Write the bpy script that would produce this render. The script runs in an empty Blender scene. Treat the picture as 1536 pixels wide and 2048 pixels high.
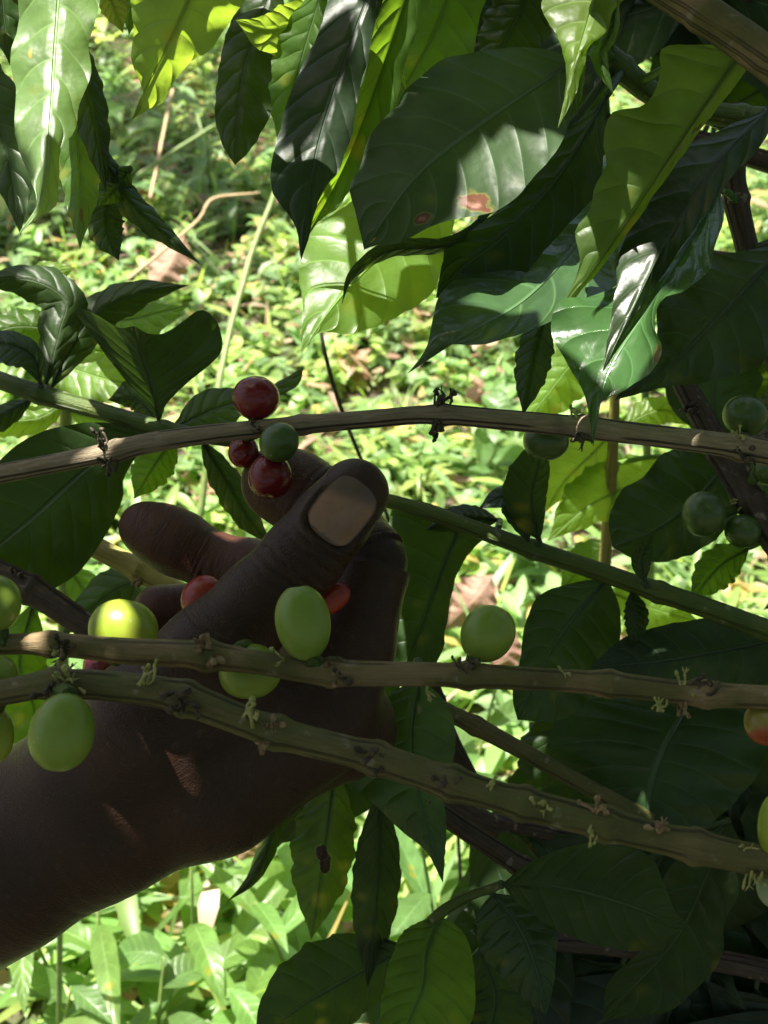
import bpy, math, random
import numpy as np
from mathutils import Vector, Matrix
from mathutils.bvhtree import BVHTree

# ------------------------------------------------------------------ camera, light, exposure
sc = bpy.context.scene
col = sc.collection
F = 2400.0                      # focal length in photo pixels (photo 1536 x 2048)
CAM_H = 0.85
PITCH = 35.0
cam = bpy.data.cameras.new('camera'); camo = bpy.data.objects.new('camera', cam); col.objects.link(camo)
camo.location = (0, 0, CAM_H); camo.rotation_euler = (math.radians(90 - PITCH), 0, 0)
cam.sensor_fit = 'VERTICAL'; cam.sensor_height = 36; cam.sensor_width = 27
cam.lens = 36 * F / 2048
cam.clip_start = 0.01; cam.clip_end = 500
cam.dof.use_dof = True; cam.dof.focus_distance = 0.318; cam.dof.aperture_fstop = 30
sc.camera = camo

TO_SUN = Vector((-0.25, 0.06, 0.96)).normalized()
world = bpy.data.worlds.new("World"); sc.world = world; world.use_nodes = True
wn = world.node_tree; bg = wn.nodes['Background']
sky = wn.nodes.new('ShaderNodeTexSky'); sky.sky_type = 'NISHITA'; sky.sun_disc = False; sky.dust_density = 5.0; sky.air_density = 1.0; sky.ozone_density = .6
sky.sun_elevation = math.asin(TO_SUN.z); sky.sun_rotation = math.atan2(TO_SUN.x, TO_SUN.y)
wn.links.new(sky.outputs[0], bg.inputs[0]); bg.inputs[1].default_value = 0.05
sun = bpy.data.lights.new('sun', 'SUN'); suno = bpy.data.objects.new('sun', sun); col.objects.link(suno)
sun.energy = 5.0; sun.angle = math.radians(0.53); sun.color = (1.0, 0.95, 0.86)
suno.rotation_euler = TO_SUN.to_track_quat('Z', 'Y').to_euler()
sc.view_settings.view_transform = 'Standard'; sc.view_settings.look = 'None'
sc.view_settings.exposure = 1.75; sc.view_settings.gamma = 1; sc.view_settings.use_curve_mapping = False
sc.render.engine = 'CYCLES'
sc.cycles.max_bounces = 8; sc.cycles.transmission_bounces = 6; sc.cycles.use_denoising = True

# ------------------------------------------------------------------ helpers
rng = np.random.default_rng(7)
R = random.Random(11)
_p = math.radians(PITCH)
CM = np.array([[1, 0, 0], [0, math.sin(_p), math.cos(_p)], [0, -math.cos(_p), math.sin(_p)]])
# rows: camera x, camera up, camera back expressed in world
CM = np.array([[1, 0, 0], [0, math.sin(_p), math.cos(_p)], [0, -math.cos(_p), math.sin(_p)]])
CO = np.array([0, 0, CAM_H])

def camc(a):
    """(px, py, depth mm) -> camera space metres"""
    a = np.asarray(a, float)
    d = a[..., 2] / 1000
    return np.stack([(a[..., 0] - 768) / F * d, -(a[..., 1] - 1024) / F * d, -d], -1)
def c2w(c): return np.asarray(c) @ CM + CO
def W(a): return c2w(camc(a))

def spline(P, n, closed=False):
    """Catmull-Rom through rows of P, sampled evenly by arc length"""
    P = np.asarray(P, float)
    if len(P) == 2:
        t = np.linspace(0, 1, n)[:, None]; return P[0] * (1 - t) + P[1] * t
    Q = np.vstack([2 * P[0] - P[1], P, 2 * P[-1] - P[-2]])
    out = []
    for i in range(len(P) - 1):
        p0, p1, p2, p3 = Q[i:i + 4]
        t = np.linspace(0, 1, 24, endpoint=False)[:, None]
        out.append(.5 * (2 * p1 + (p2 - p0) * t + (2 * p0 - 5 * p1 + 4 * p2 - p3) * t ** 2 + (3 * p1 - p0 - 3 * p2 + p3) * t ** 3))
    out = np.vstack(out + [P[-1:]])
    L = np.r_[0, np.cumsum(np.linalg.norm(np.diff(out[:, :2], axis=0), axis=1) + 1e-9)]
    s = np.linspace(0, L[-1], n)
    return np.stack([np.interp(s, L, out[:, k]) for k in range(P.shape[1])], 1)

def mesh_from(name, V, faces, uv=None, smooth=True):
    me = bpy.data.meshes.new(name)
    me.from_pydata(np.asarray(V).tolist(), [], faces)
    if smooth: me.polygons.foreach_set('use_smooth', [True] * len(me.polygons))
    if uv is not None:
        l = me.uv_layers.new(name='UVMap')
        vi = np.empty(len(me.loops), np.int32); me.loops.foreach_get('vertex_index', vi)
        l.data.foreach_set('uv', np.asarray(uv, np.float32)[vi].ravel())
    me.update()
    return me

def obj(name, V, faces, mats, parent=None, uv=None, smooth=True, label=None):
    V = np.asarray(V, float); c = V.mean(0)
    me = mesh_from(name, V - c, faces, uv, smooth)
    for m in (mats if isinstance(mats, (list, tuple)) else [mats]): me.materials.append(m)
    o = bpy.data.objects.new(name, me); col.objects.link(o)
    if parent is not None:
        pw = Vector((0, 0, 0)); q = parent
        while q is not None: pw = pw + q.location; q = q.parent
        o.parent = parent; o.location = Vector(c) - pw
    else: o.location = Vector(c)
    if label: o['label'] = label
    return o

def empty(name, loc): 
    o = bpy.data.objects.new(name, None); col.objects.link(o); o.location = Vector(loc); o.empty_display_size = .02
    return o
def tag(o, label=None, cat=None, group=None, kind=None):
    if label: o['label'] = label
    if cat: o['category'] = cat
    if group: o['group'] = group
    if kind: o['kind'] = kind
    return o

def tube_geo(P, r, sides=10, cap=True, rfun=None):
    """P (n,3) world, r (n,) metres -> verts, faces, uv (u=length in m, v=0..1 round)"""
    P = np.asarray(P, float); n = len(P); r = np.broadcast_to(np.asarray(r, float), (n,))
    T = np.gradient(P, axis=0); T /= np.linalg.norm(T, axis=1)[:, None] + 1e-12
    ref = CM[2]; 
    A = np.cross(T, ref); bad = np.linalg.norm(A, axis=1) < .05
    A[bad] = np.cross(T[bad], CM[0]); A /= np.linalg.norm(A, axis=1)[:, None]
    B = np.cross(A, T)
    a = np.linspace(0, 2 * math.pi, sides, endpoint=False)
    rr = r[:, None] * (np.ones(sides)[None] if rfun is None else rfun)
    V = P[:, None] + rr[..., None] * (np.cos(a)[None, :, None] * A[:, None] + np.sin(a)[None, :, None] * B[:, None])
    L = np.r_[0, np.cumsum(np.linalg.norm(np.diff(P, axis=0), axis=1))]
    uv = np.stack(np.broadcast_arrays(L[:, None], (a / (2 * math.pi))[None]), -1)
    f = []
    for i in range(n - 1):
        for j in range(sides):
            k = (j + 1) % sides
            f.append((i * sides + j, i * sides + k, (i + 1) * sides + k, (i + 1) * sides + j))
    if cap:
        f.append(tuple(range(sides))[::-1]); f.append(tuple((n - 1) * sides + j for j in range(sides)))
    return V.reshape(-1, 3), f, uv.reshape(-1, 2)

def join_geo(parts):
    V, Fs, U, o = [], [], [], 0
    for v, f, u in parts:
        V.append(v); Fs += [tuple(i + o for i in q) for q in f]; U.append(u); o += len(v)
    return np.vstack(V), Fs, np.vstack(U)

# ------------------------------------------------------------------ materials
class NT:
    def __init__(s, name):
        s.m = bpy.data.materials.new(name); s.m.use_nodes = True; s.t = s.m.node_tree
        s.b = s.t.nodes['Principled BSDF']; s.out = s.t.nodes['Material Output']
    def n(s, typ, **kw):
        x = s.t.nodes.new(typ)
        for k, v in kw.items(): setattr(x, k, v)
        return x
    def set(s, inp, v):
        if hasattr(v, 'is_linked') or isinstance(v, bpy.types.NodeSocket): s.t.links.new(v, inp)
        else: inp.default_value = v
    def math(s, op, a, b=0.0, c=None, clamp=False):
        x = s.n('ShaderNodeMath', operation=op); x.use_clamp = clamp
        s.set(x.inputs[0], a); s.set(x.inputs[1], b)
        if c is not None: s.set(x.inputs[2], c)
        return x.outputs[0]
    def step(s, v, lo, hi, tlo=0.0, thi=1.0):
        x = s.n('ShaderNodeMapRange', interpolation_type='SMOOTHSTEP')
        s.set(x.inputs[0], v); x.inputs[1].default_value = lo; x.inputs[2].default_value = hi
        x.inputs[3].default_value = tlo; x.inputs[4].default_value = thi
        return x.outputs[0]
    def mix(s, f, a, b):
        x = s.n('ShaderNodeMix', data_type='RGBA'); s.set(x.inputs[0], f)
        s.set(x.inputs[6], c4(a)); s.set(x.inputs[7], c4(b)); return x.outputs[2]
    def noise(s, scale, detail=3, vec=None, rough=.5, dim='3D', w=None):
        x = s.n('ShaderNodeTexNoise', noise_dimensions=dim); x.inputs['Scale'].default_value = scale
        x.inputs['Detail'].default_value = detail; x.inputs['Roughness'].default_value = rough
        if vec is not None: s.t.links.new(vec, x.inputs['Vector'])
        if w is not None: s.set(x.inputs['W'], w)
        return x.outputs[0]
    def bump(s, h, strength, dist, normal=None):
        x = s.n('ShaderNodeBump'); x.inputs['Strength'].default_value = strength; x.inputs['Distance'].default_value = dist
        s.set(x.inputs['Height'], h)
        if normal is not None: s.t.links.new(normal, x.inputs['Normal'])
        return x.outputs[0]
def c4(c): return (*c, 1.0) if isinstance(c, tuple) and len(c) == 3 else c

def leaf_mat(name, base, trans, tf=.4, rough=.33, spots=.0, lesions=(), yellow=(.30, .26, .03), pucker=1.0, spec=.5):
    N = NT(name)
    uv = N.n('ShaderNodeUVMap').outputs[0]
    sep = N.n('ShaderNodeSeparateXYZ'); N.t.links.new(uv, sep.inputs[0]); u, v = sep.outputs[0], sep.outputs[1]
    oi = N.n('ShaderNodeObjectInfo'); rnd = oi.outputs['Random']
    co = N.n('ShaderNodeTexCoord').outputs['Object']
    w = N.math('MULTIPLY_ADD', v, 2.0, -1.0); a = N.math('ABSOLUTE', w)
    mid = N.step(a, .012, .045, 1.0, 0.0)
    side = N.math('MULTIPLY', N.math('SIGN', w), .23)
    ph = N.math('ADD', N.math('MULTIPLY', u, 9.0), side)
    ph = N.math('SUBTRACT', ph, N.math('MULTIPLY', N.math('POWER', a, 1.5), 1.25))
    fr = N.math('ABSOLUTE', N.math('MULTIPLY_ADD', N.math('FRACT', ph), 2.0, -1.0))   # 1 at vein
    vein = N.math('MULTIPLY', N.step(fr, .87, .985), N.step(a, .75, .97, 1.0, 0.0))
    vm = N.math('MAXIMUM', mid, N.math('MULTIPLY', vein, .5))
    nz = N.noise(60, 4, co); nz2 = N.noise(380, 3, co)
    b = N.mix(N.step(nz, .3, .75), tuple(x * .8 for x in base), tuple(x * 1.22 for x in base))
    light = tuple(min(1, x * 1.9 + .015) for x in base)
    b = N.mix(vm, b, light)
    tcol = N.mix(N.step(nz, .3, .7), tuple(x * .85 for x in trans), tuple(min(1, x * 1.15) for x in trans))
    tcol = N.mix(vm, tcol, tuple(x * .7 for x in trans))
    hsv = N.n('ShaderNodeHueSaturation'); N.t.links.new(b, hsv.inputs['Color'])
    N.set(hsv.inputs['Value'], N.math('MULTIPLY_ADD', rnd, .35, .83)); N.set(hsv.inputs['Hue'], N.math('MULTIPLY_ADD', rnd, .022, .489))
    b = hsv.outputs[0]
    if spots:
        vo = N.n('ShaderNodeTexVoronoi'); vo.inputs['Scale'].default_value = 75
        N.t.links.new(co, vo.inputs['Vector'])
        sm = N.math('MULTIPLY', N.step(vo.outputs['Distance'], .12, .34, 1, 0), N.step(N.noise(22, 2, co), .60 - .1 * spots, .66, 0, .75))
        b = N.mix(sm, b, yellow); tcol = N.mix(sm, tcol, (.7, .6, .05))
    hole = None
    for (lu, lv, lr, kind) in lesions:
        # distance in uv (v squeezed to leaf proportions) with a wobbly edge
        du = N.math('MULTIPLY', N.math('SUBTRACT', u, lu), 1.0); dv = N.math('MULTIPLY', N.math('SUBTRACT', v, lv), .5)
        dd = N.math('SQRT', N.math('ADD', N.math('MULTIPLY', du, du), N.math('MULTIPLY', dv, dv)))
        dd = N.math('ADD', dd, N.math('MULTIPLY', N.math('SUBTRACT', N.noise(350, 2, co), .5), lr * 1.3))
        ring = N.step(dd, lr * .95, lr * 1.35, 1, 0); core = N.step(dd, lr * .9, lr * 1.0, 1, 0)
        inner = N.step(dd, lr * .3, lr * .7, 1, 0)
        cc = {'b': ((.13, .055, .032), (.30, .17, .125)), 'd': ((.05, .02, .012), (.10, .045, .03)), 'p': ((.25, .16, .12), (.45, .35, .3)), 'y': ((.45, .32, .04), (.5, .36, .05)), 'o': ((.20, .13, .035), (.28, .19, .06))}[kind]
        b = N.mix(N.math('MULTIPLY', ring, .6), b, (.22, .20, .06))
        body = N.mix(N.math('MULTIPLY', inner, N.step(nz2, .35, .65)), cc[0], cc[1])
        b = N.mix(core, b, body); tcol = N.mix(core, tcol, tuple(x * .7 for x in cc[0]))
    N.t.links.new(b, N.b.inputs['Base Color'])
    N.set(N.b.inputs['Roughness'], N.math('MULTIPLY_ADD', nz2, .14, rough - .07))
    N.b.inputs['Specular IOR Level'].default_value = spec
    # blade bulges between the side veins, sinks on the veins
    h = N.math('MULTIPLY', N.math('SUBTRACT', 1.0, N.math('POWER', fr, 3.0)), N.step(a, .02, .25))
    h = N.math('SUBTRACT', N.math('MULTIPLY', h, .55), N.math('MULTIPLY', mid, .5))
    h = N.math('ADD', h, N.math('MULTIPLY', nz2, .12)); h = N.math('ADD', h, N.math('MULTIPLY', N.noise(90, 3, co), 1.1))
    bm = N.bump(h, .75 * pucker, .0011)
    N.t.links.new(bm, N.b.inputs['Normal'])
    tr = N.n('ShaderNodeBsdfTranslucent'); N.t.links.new(tcol, tr.inputs[0]); N.t.links.new(bm, tr.inputs[1])
    mx = N.n('ShaderNodeMixShader'); mx.inputs[0].default_value = tf
    N.t.links.new(N.b.outputs[0], mx.inputs[1]); N.t.links.new(tr.outputs[0], mx.inputs[2]); N.t.links.new(mx.outputs[0], N.out.inputs[0])
    return N.m

DK = leaf_mat('leaf_mature', (.022, .043, .012), (.14, .25, .012), .20, .42, .35, spec=.22)
DKG = leaf_mat('leaf_mature_glossy', (.021, .041, .014), (.12, .22, .012), .17, .34, .25, spec=.32)
MD = leaf_mat('leaf_mid', (.044, .086, .018), (.28, .50, .02), .42, .42, .45, spec=.25)
YG = leaf_mat('leaf_young', (.105, .180, .034), (.48, .70, .05), .50, .40, .6, spec=.4)
YL = leaf_mat('leaf_yellowing', (.13, .17, .03), (.55, .60, .05), .45, .38, 1.2)
BL = leaf_mat('leaf_bluish', (.022, .040, .020), (.10, .20, .016), .18, .42, .2, spec=.28)  # blue lean in the base stands in for skylight sheen on shaded leaves
L_A = leaf_mat('leaf_pale', (.115, .185, .055), (.40, .60, .06), .40, .42, .5, [(.42, .78, .014, 'y')])
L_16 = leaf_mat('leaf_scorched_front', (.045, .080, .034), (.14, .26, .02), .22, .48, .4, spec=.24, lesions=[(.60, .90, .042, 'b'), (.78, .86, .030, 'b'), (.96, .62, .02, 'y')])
L_18 = leaf_mat('leaf_wet_gloss', (.040, .080, .028), (.16, .30, .02), .22, .24, .2, spec=.8)
L_22 = leaf_mat('leaf_scorched_tall', (.062, .118, .022), (.34, .52, .02), .50, .42, .5, [(.30, .12, .017, 'd'), (.31, .20, .015, 'd'), (.37, .32, .019, 'p')])
L_48 = leaf_mat('leaf_scorched_low', (.030, .058, .012), (.20, .34, .015), .40, .40, .9, [(.56, .45, .05, 'd'), (.50, .52, .045, 'd')])
L_47 = leaf_mat('leaf_dull', (.029, .056, .016), (.16, .30, .016), .28, .40, .4, [(.17, .42, .022, 'p'), (.62, .30, .012, 'd')])
L_04 = leaf_mat('leaf_spotted_lower', (.065, .125, .028), (.30, .48, .03), .42, .38, .9, [(.80, .45, .04, 'o')])

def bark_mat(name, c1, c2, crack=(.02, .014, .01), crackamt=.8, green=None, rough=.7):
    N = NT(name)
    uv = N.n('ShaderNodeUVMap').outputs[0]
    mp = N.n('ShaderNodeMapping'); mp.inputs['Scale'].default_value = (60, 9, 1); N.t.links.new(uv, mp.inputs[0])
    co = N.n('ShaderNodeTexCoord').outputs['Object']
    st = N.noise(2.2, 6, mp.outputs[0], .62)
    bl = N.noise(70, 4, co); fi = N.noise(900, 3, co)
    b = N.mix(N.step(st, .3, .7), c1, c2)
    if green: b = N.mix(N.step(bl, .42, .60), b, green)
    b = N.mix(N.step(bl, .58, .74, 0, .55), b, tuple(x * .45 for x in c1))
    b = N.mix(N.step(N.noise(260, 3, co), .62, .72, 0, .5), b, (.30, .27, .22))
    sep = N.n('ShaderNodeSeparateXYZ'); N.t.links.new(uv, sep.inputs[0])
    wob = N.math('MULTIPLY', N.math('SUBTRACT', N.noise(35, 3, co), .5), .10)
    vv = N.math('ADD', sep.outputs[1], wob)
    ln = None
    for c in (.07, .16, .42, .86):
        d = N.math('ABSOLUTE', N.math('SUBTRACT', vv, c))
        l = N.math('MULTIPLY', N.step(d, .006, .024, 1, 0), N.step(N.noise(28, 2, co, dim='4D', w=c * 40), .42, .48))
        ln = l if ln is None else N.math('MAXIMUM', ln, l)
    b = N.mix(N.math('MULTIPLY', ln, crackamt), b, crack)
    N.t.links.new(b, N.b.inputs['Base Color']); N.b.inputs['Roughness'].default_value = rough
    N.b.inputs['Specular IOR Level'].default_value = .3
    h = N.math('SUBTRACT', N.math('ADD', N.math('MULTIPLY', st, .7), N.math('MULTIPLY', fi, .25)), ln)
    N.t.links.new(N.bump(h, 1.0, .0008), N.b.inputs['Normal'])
    return N.m
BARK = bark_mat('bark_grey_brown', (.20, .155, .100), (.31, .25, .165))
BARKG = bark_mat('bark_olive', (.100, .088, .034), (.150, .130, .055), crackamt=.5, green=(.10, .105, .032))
BARKT = bark_mat('bark_tan', (.195, .138, .066), (.265, .190, .102), crackamt=.35, green=(.125, .115, .038))  # tan lightened to put missing sunlight into the bark colour
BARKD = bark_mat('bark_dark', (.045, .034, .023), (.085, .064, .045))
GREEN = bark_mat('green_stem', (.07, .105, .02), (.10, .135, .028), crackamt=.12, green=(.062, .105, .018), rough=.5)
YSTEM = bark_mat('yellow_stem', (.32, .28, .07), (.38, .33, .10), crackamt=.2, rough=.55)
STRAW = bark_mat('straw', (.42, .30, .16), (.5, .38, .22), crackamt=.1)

def cherry_mat(name, c1, c2, rough=.3, blush=None, sss=.15):
    N = NT(name)
    tc = N.n('ShaderNodeTexCoord'); co = tc.outputs['Object']; gen = tc.outputs['Generated']
    nz = N.noise(110, 3, co); fi = N.noise(1300, 2, co)
    b = N.mix(N.step(nz, .3, .7), c1, c2)
    if blush: b = N.mix(N.step(N.noise(70, 2, co), .46, .62), b, blush)
    sp = N.step(N.noise(700, 1, co), .72, .78, 0, .55)
    b = N.mix(sp, b, (.45, .36, .22))
    N.t.links.new(b, N.b.inputs['Base Color'])
    N.set(N.b.inputs['Roughness'], N.math('MULTIPLY_ADD', N.noise(400, 2, co), .2, rough - .08))
    N.b.inputs['Subsurface Weight'].default_value = sss; N.b.inputs['Subsurface Scale'].default_value = .003
    N.b.inputs['Subsurface Radius'].default_value = (1, .6, .2)
    N.t.links.new(N.bump(N.math('ADD', N.math('MULTIPLY', nz, .8), N.math('MULTIPLY', fi, .15)), .25, .0004), N.b.inputs['Normal'])
    return N.m
C_RED = cherry_mat('cherry_ripe', (.13, .008, .013), (.20, .014, .018), .20)
C_RED2 = cherry_mat('cherry_bright', (.26, .020, .012), (.34, .034, .016), .26)
C_GRN = cherry_mat('cherry_unripe', (.17, .27, .028), (.22, .31, .04), .32)
C_DGR = cherry_mat('cherry_dark_unripe', (.050, .098, .020), (.070, .12, .024), .30)
C_YEL = cherry_mat('cherry_yellow_green', (.22, .31, .025), (.29, .35, .035), .34)
C_BLU = cherry_mat('cherry_half_ripe', (.26, .20, .04), (.20, .20, .04), .3, (.36, .06, .02))
C_PAL = cherry_mat('cherry_mealy', (.20, .26, .14), (.30, .34, .22), .7)

def plain(name, c1, c2, rough=.7, scale=400, bump=.4):
    N = NT(name); co = N.n('ShaderNodeTexCoord').outputs['Object']
    nz = N.noise(scale, 4, co)
    N.t.links.new(N.mix(N.step(nz, .35, .65), c1, c2), N.b.inputs['Base Color']); N.b.inputs['Roughness'].default_value = rough
    N.t.links.new(N.bump(nz, bump, .0006), N.b.inputs['Normal'])
    return N.m
CALYX_D = plain('dried_flower_dark', (.03, .022, .015), (.10, .075, .045))
CALYX_G = plain('flower_bud_green', (.28, .30, .08), (.42, .40, .16))
CALYX_B = plain('dried_flower_tan', (.15, .09, .045), (.32, .22, .12))

# ------------------------------------------------------------------ builders
PROF_T = [0, .04, .1, .2, .33, .47, .6, .72, .82, .89, .94, .97, 1]
PROF_W = [.02, .12, .36, .68, .92, 1, .93, .75, .50, .28, .13, .07, 0.0]
NU, NV = 44, 12
def leaf(parent, mid, L, Rr, mat, dl=0., dr=0., wave=1.0, att=None, name='leaf', label=None, seed=None, fold=0.0, nu=NU, nv=NV, thing=False):
    """mid: base..tip (px,py,depth mm). L / Rr: max half width in px, or an edge outline [(px,py)..]. dl/dr: depth (mm) of each edge behind the rib."""
    rr = np.random.default_rng(seed if seed is not None else R.randrange(10 ** 6))
    M = spline(mid, nu)
    t = np.linspace(0, 1, nu)
    T = np.gradient(M[:, :2], axis=0); T /= np.linalg.norm(T, axis=1)[:, None] + 1e-9
    nl = np.stack([T[:, 1], -T[:, 0]], 1)          # left of travel as seen on screen (y down)
    prof = np.interp(t, PROF_T, PROF_W)
    wav = wave * (1 - np.abs(2 * t - 1) ** 3)
    edges = []
    for sgn, E in ((1, L), (-1, Rr)):
        if isinstance(E, (int, float)):
            fr = rr.uniform(5.0, 7.5); p = rr.uniform(0, 6.28)
            w = E * prof * (1 + .07 * wav * np.sin(fr * 2 * np.pi * t + p) + .035 * wav * np.sin(13.3 * 2 * np.pi * t + p * 3))
            edges.append(M[:, :2] + sgn * nl * w[:, None])
        else:
            e = spline([mid[0][:2]] + [tuple(q[:2]) for q in E] + [mid[-1][:2]], nu)
            jit = sum(rr.normal(0, .9 / (q ** .35)) * np.sin(2 * np.pi * q * t + rr.uniform(0, 6.28)) for q in (5, 7, 9, 12, 15, 19))
            edges.append(e + nl * (jit * np.clip(prof * 3, 0, 1) * min(1.0, wave * 1.6) * 1.5)[:, None])
    rows = []
    s = np.linspace(-1, 1, 2 * nv + 1)
    pL, pR = rr.uniform(0, 6.28, 2); fL, fR = rr.uniform(4.2, 6.5, 2)
    P = np.zeros((nu, len(s), 3))
    for j, sv in enumerate(s):
        a = abs(sv); E = edges[0] if sv < 0 else edges[1]
        P[:, j, :2] = M[:, :2] * (1 - a) + E * a
        d0, ph, fq = (dl, pL, fL) if sv < 0 else (dr, pR, fR)
        wid = np.linalg.norm(E - M[:, :2], axis=1) * M[:, 2] / F      # mm
        ruf = np.clip(wid * .16, 0, 3.2) * wave * a ** 2.2 * np.sin(fq * 2 * np.pi * t + ph)
        P[:, j, 2] = M[:, 2] + d0 * prof * (a ** 1.25) + fold * wid * a * .5 + ruf
    Vw = W(P)
    f = [(i * len(s) + j, i * len(s) + j + 1, (i + 1) * len(s) + j + 1, (i + 1) * len(s) + j) for i in range(nu - 1) for j in range(len(s) - 1)]
    uv = np.stack(np.broadcast_arrays(t[:, None], (s * .5 + .5)[None]), -1).reshape(-1, 2)
    geo = [(Vw.reshape(-1, 3), f, uv)]
    # raised midrib below/behind and the petiole
    rib = W(M + np.array([0, 0, .75])); rr_ = np.interp(t, [0, .3, .9, 1], [.0007, .00045, .00018, .00008])
    v, fc, u_ = tube_geo(rib, rr_, 6); u_ = np.stack([np.full(len(v), .5), np.full(len(v), .5)], 1); u_[:, 0] = np.repeat(t, 6); geo.append((v, fc, u_))
    if att is not None:
        a0 = np.array(att, float); b0 = np.array(mid[0], float); dirb = b0 - np.array(M[1]); dirb = dirb / (np.linalg.norm(dirb[:2]) + 1e-6) * np.linalg.norm((a0 - b0)[:2]) * .4
        Q = spline([a0, (a0 + b0) / 2 + dirb * .3, b0], 10)
        v, fc, _ = tube_geo(W(Q), np.linspace(.0014, .0010, 10), 7)
        geo.append((v, fc, np.stack([np.zeros(len(v)), np.full(len(v), .5)], 1)))
    V, fc, uvs = join_geo(geo)
    return obj(name, V, fc, mat, parent, uvs, label=label)

class Branch:
    def __init__(s, pts, mat, label, nodes=(), group=None, cat='branch', name='coffee_branch', sides=16, swell=.22, per=1.3, seed=0):
        """pts: (px, py, depth mm, width px)"""
        P = np.array(pts, float)
        if P[-1, 0] > 1536: v = P[-1] - P[-2]; P = np.vstack([P, P[-1] + v / max(1, abs(v[0])) * 900 * np.array([1, 1, 0, 0]) + np.array([0, 0, 25, 0])])
        if P[0, 0] < -100: v = P[0] - P[1]; P = np.vstack([P[0] + v / max(1, abs(v[0])) * 700 * np.array([1, 1, 0, 0]) + np.array([0, 0, 15, 0]), P])
        rr = np.random.default_rng(seed + 5)
        L = np.linalg.norm(np.diff(W(P[:, :3]), axis=0), axis=1).sum() * 1000
        n = int(max(12, L / per))
        S = spline(P, n); wp = W(S[:, :3]); rad = S[:, 3] / 2 * S[:, 2] / F / 1000
        Ls = np.r_[0, np.cumsum(np.linalg.norm(np.diff(wp, axis=0), axis=1))] * 1000
        s.S = S; s.wp = wp; s.rad = rad.copy()
        for (nx, ny) in nodes:
            i = np.argmin((S[:, 0] - nx) ** 2 + (S[:, 1] - ny) ** 2); x = Ls - Ls[i]
            rad = rad * (1 + swell * np.exp(-(x / 2.2) ** 2) + .10 * np.exp(-np.clip(x, 0, None) / 9) * (x > 0) - .10 * np.exp(-((x + .9) / .5) ** 2))
        a = np.linspace(0, 2 * np.pi, sides, endpoint=False)
        ph = np.cumsum(rr.normal(0, .05, n))
        rf = 1 + .035 * np.cos(2 * a[None] + ph[:, None]) + .02 * np.cos(5 * a[None] - 2 * ph[:, None]) + rr.normal(0, .006, (n, sides))
        s.o = empty(name, wp[0])
        tag(s.o, label, cat, group)
        v, f, u = tube_geo(wp, rad, sides, True, rf)
        s.stem = obj('stem', v, f, mat, s.o, u)
    def near(s, p):
        q = W(p); i = int(np.argmin(((s.wp - q) ** 2).sum(1))); return tuple(s.S[i, :3])
    def leaf(s, mid, L, Rr, mat, dl=3., dr=3., **k):
        if 'att' not in k: k['att'] = s.near(mid[0])
        return leaf(s.o, mid, L, Rr, mat, dl, dr, **k)

def blob_geo(c, ax, r, l, n=7, m=6):
    """little elongated bud, centre c (m), axis ax, radius r, half-length l"""
    ax = np.array(ax, float); ax /= np.linalg.norm(ax); A = np.cross(ax, [.3, .5, .8]); A /= np.linalg.norm(A); B = np.cross(ax, A)
    t = np.linspace(-1, 1, m)
    P = np.array(c)[None] + ax[None] * (t * l)[:, None]
    return tube_geo_simple(P, r * np.sqrt(np.clip(1 - (t * .97) ** 2, .02, 1)) * (1 - .25 * t), A, B, n)
def tube_geo_simple(P, r, A, B, n):
    a = np.linspace(0, 2 * np.pi, n, endpoint=False)
    V = P[:, None] + r[:, None, None] * (np.cos(a)[None, :, None] * A + np.sin(a)[None, :, None] * B)
    m = len(P)
    f = [(i * n + j, i * n + (j + 1) % n, (i + 1) * n + (j + 1) % n, (i + 1) * n + j) for i in range(m - 1) for j in range(n)]
    f += [tuple(range(n))[::-1], tuple((m - 1) * n + j for j in range(n))]
    return V.reshape(-1, 3), f, np.zeros((m * n, 2))

def cluster(br, px, py, d, n, spread, mat, name, seed, dirpx=(0, 0), size=1.0, label=None):
    """dried flowers or buds sprouting from the branch surface towards (px, py)"""
    if mat is CALYX_G: size *= .8; spread *= .85; n = max(2, n - 1)
    rr = np.random.default_rng(seed); q = W((px, py, d)); geo = []
    i = int(np.argmin(((br.wp - q) ** 2).sum(1))); v0 = q - br.wp[i]; v0 /= np.linalg.norm(v0) + 1e-9
    c = br.wp[i] + v0 * br.rad[i] * .92
    T = br.wp[min(i + 1, len(br.wp) - 1)] - br.wp[max(i - 1, 0)]; T /= np.linalg.norm(T)
    up = np.array([dirpx[0], -dirpx[1], 0.0]) @ CM
    for k in range(n):
        v = rr.normal(0, .55, 3) + up * .9 + v0 * .8; v /= np.linalg.norm(v)
        p0 = c + T * rr.normal(0, .9) / 1000 + rr.normal(0, .5, 3) / 1000
        l = rr.uniform(.45, 1.15) * spread / 1000
        mid = p0 + v * l * .55 + rr.normal(0, .35, 3) / 1000; end = p0 + v * l + rr.normal(0, .5, 3) / 1000
        w = rr.uniform(.28, .5) / 1000 * size
        geo.append(tube_geo(spline([p0 - v * .0006, mid, end], 6), w * np.array([1.2, 1, .8, .85, 1.1, .9]), 6))
        if rr.random() < .65:
            geo.append(blob_geo(end + v * .0005, v + rr.normal(0, .35, 3), w * rr.uniform(1.3, 1.9), w * rr.uniform(1.5, 2.6), 7, 6))
        else:
            for m in range(3):
                vv = v + rr.normal(0, .6, 3); vv /= np.linalg.norm(vv); geo.append(blob_geo(end + vv * .0007, vv, w * .55, .0009, 5, 4))
    V, f, u = join_geo(geo)
    V = V + rr.normal(0, .00007, V.shape)
    return obj(name, V, f, mat, br.o, u, label=label)

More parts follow.
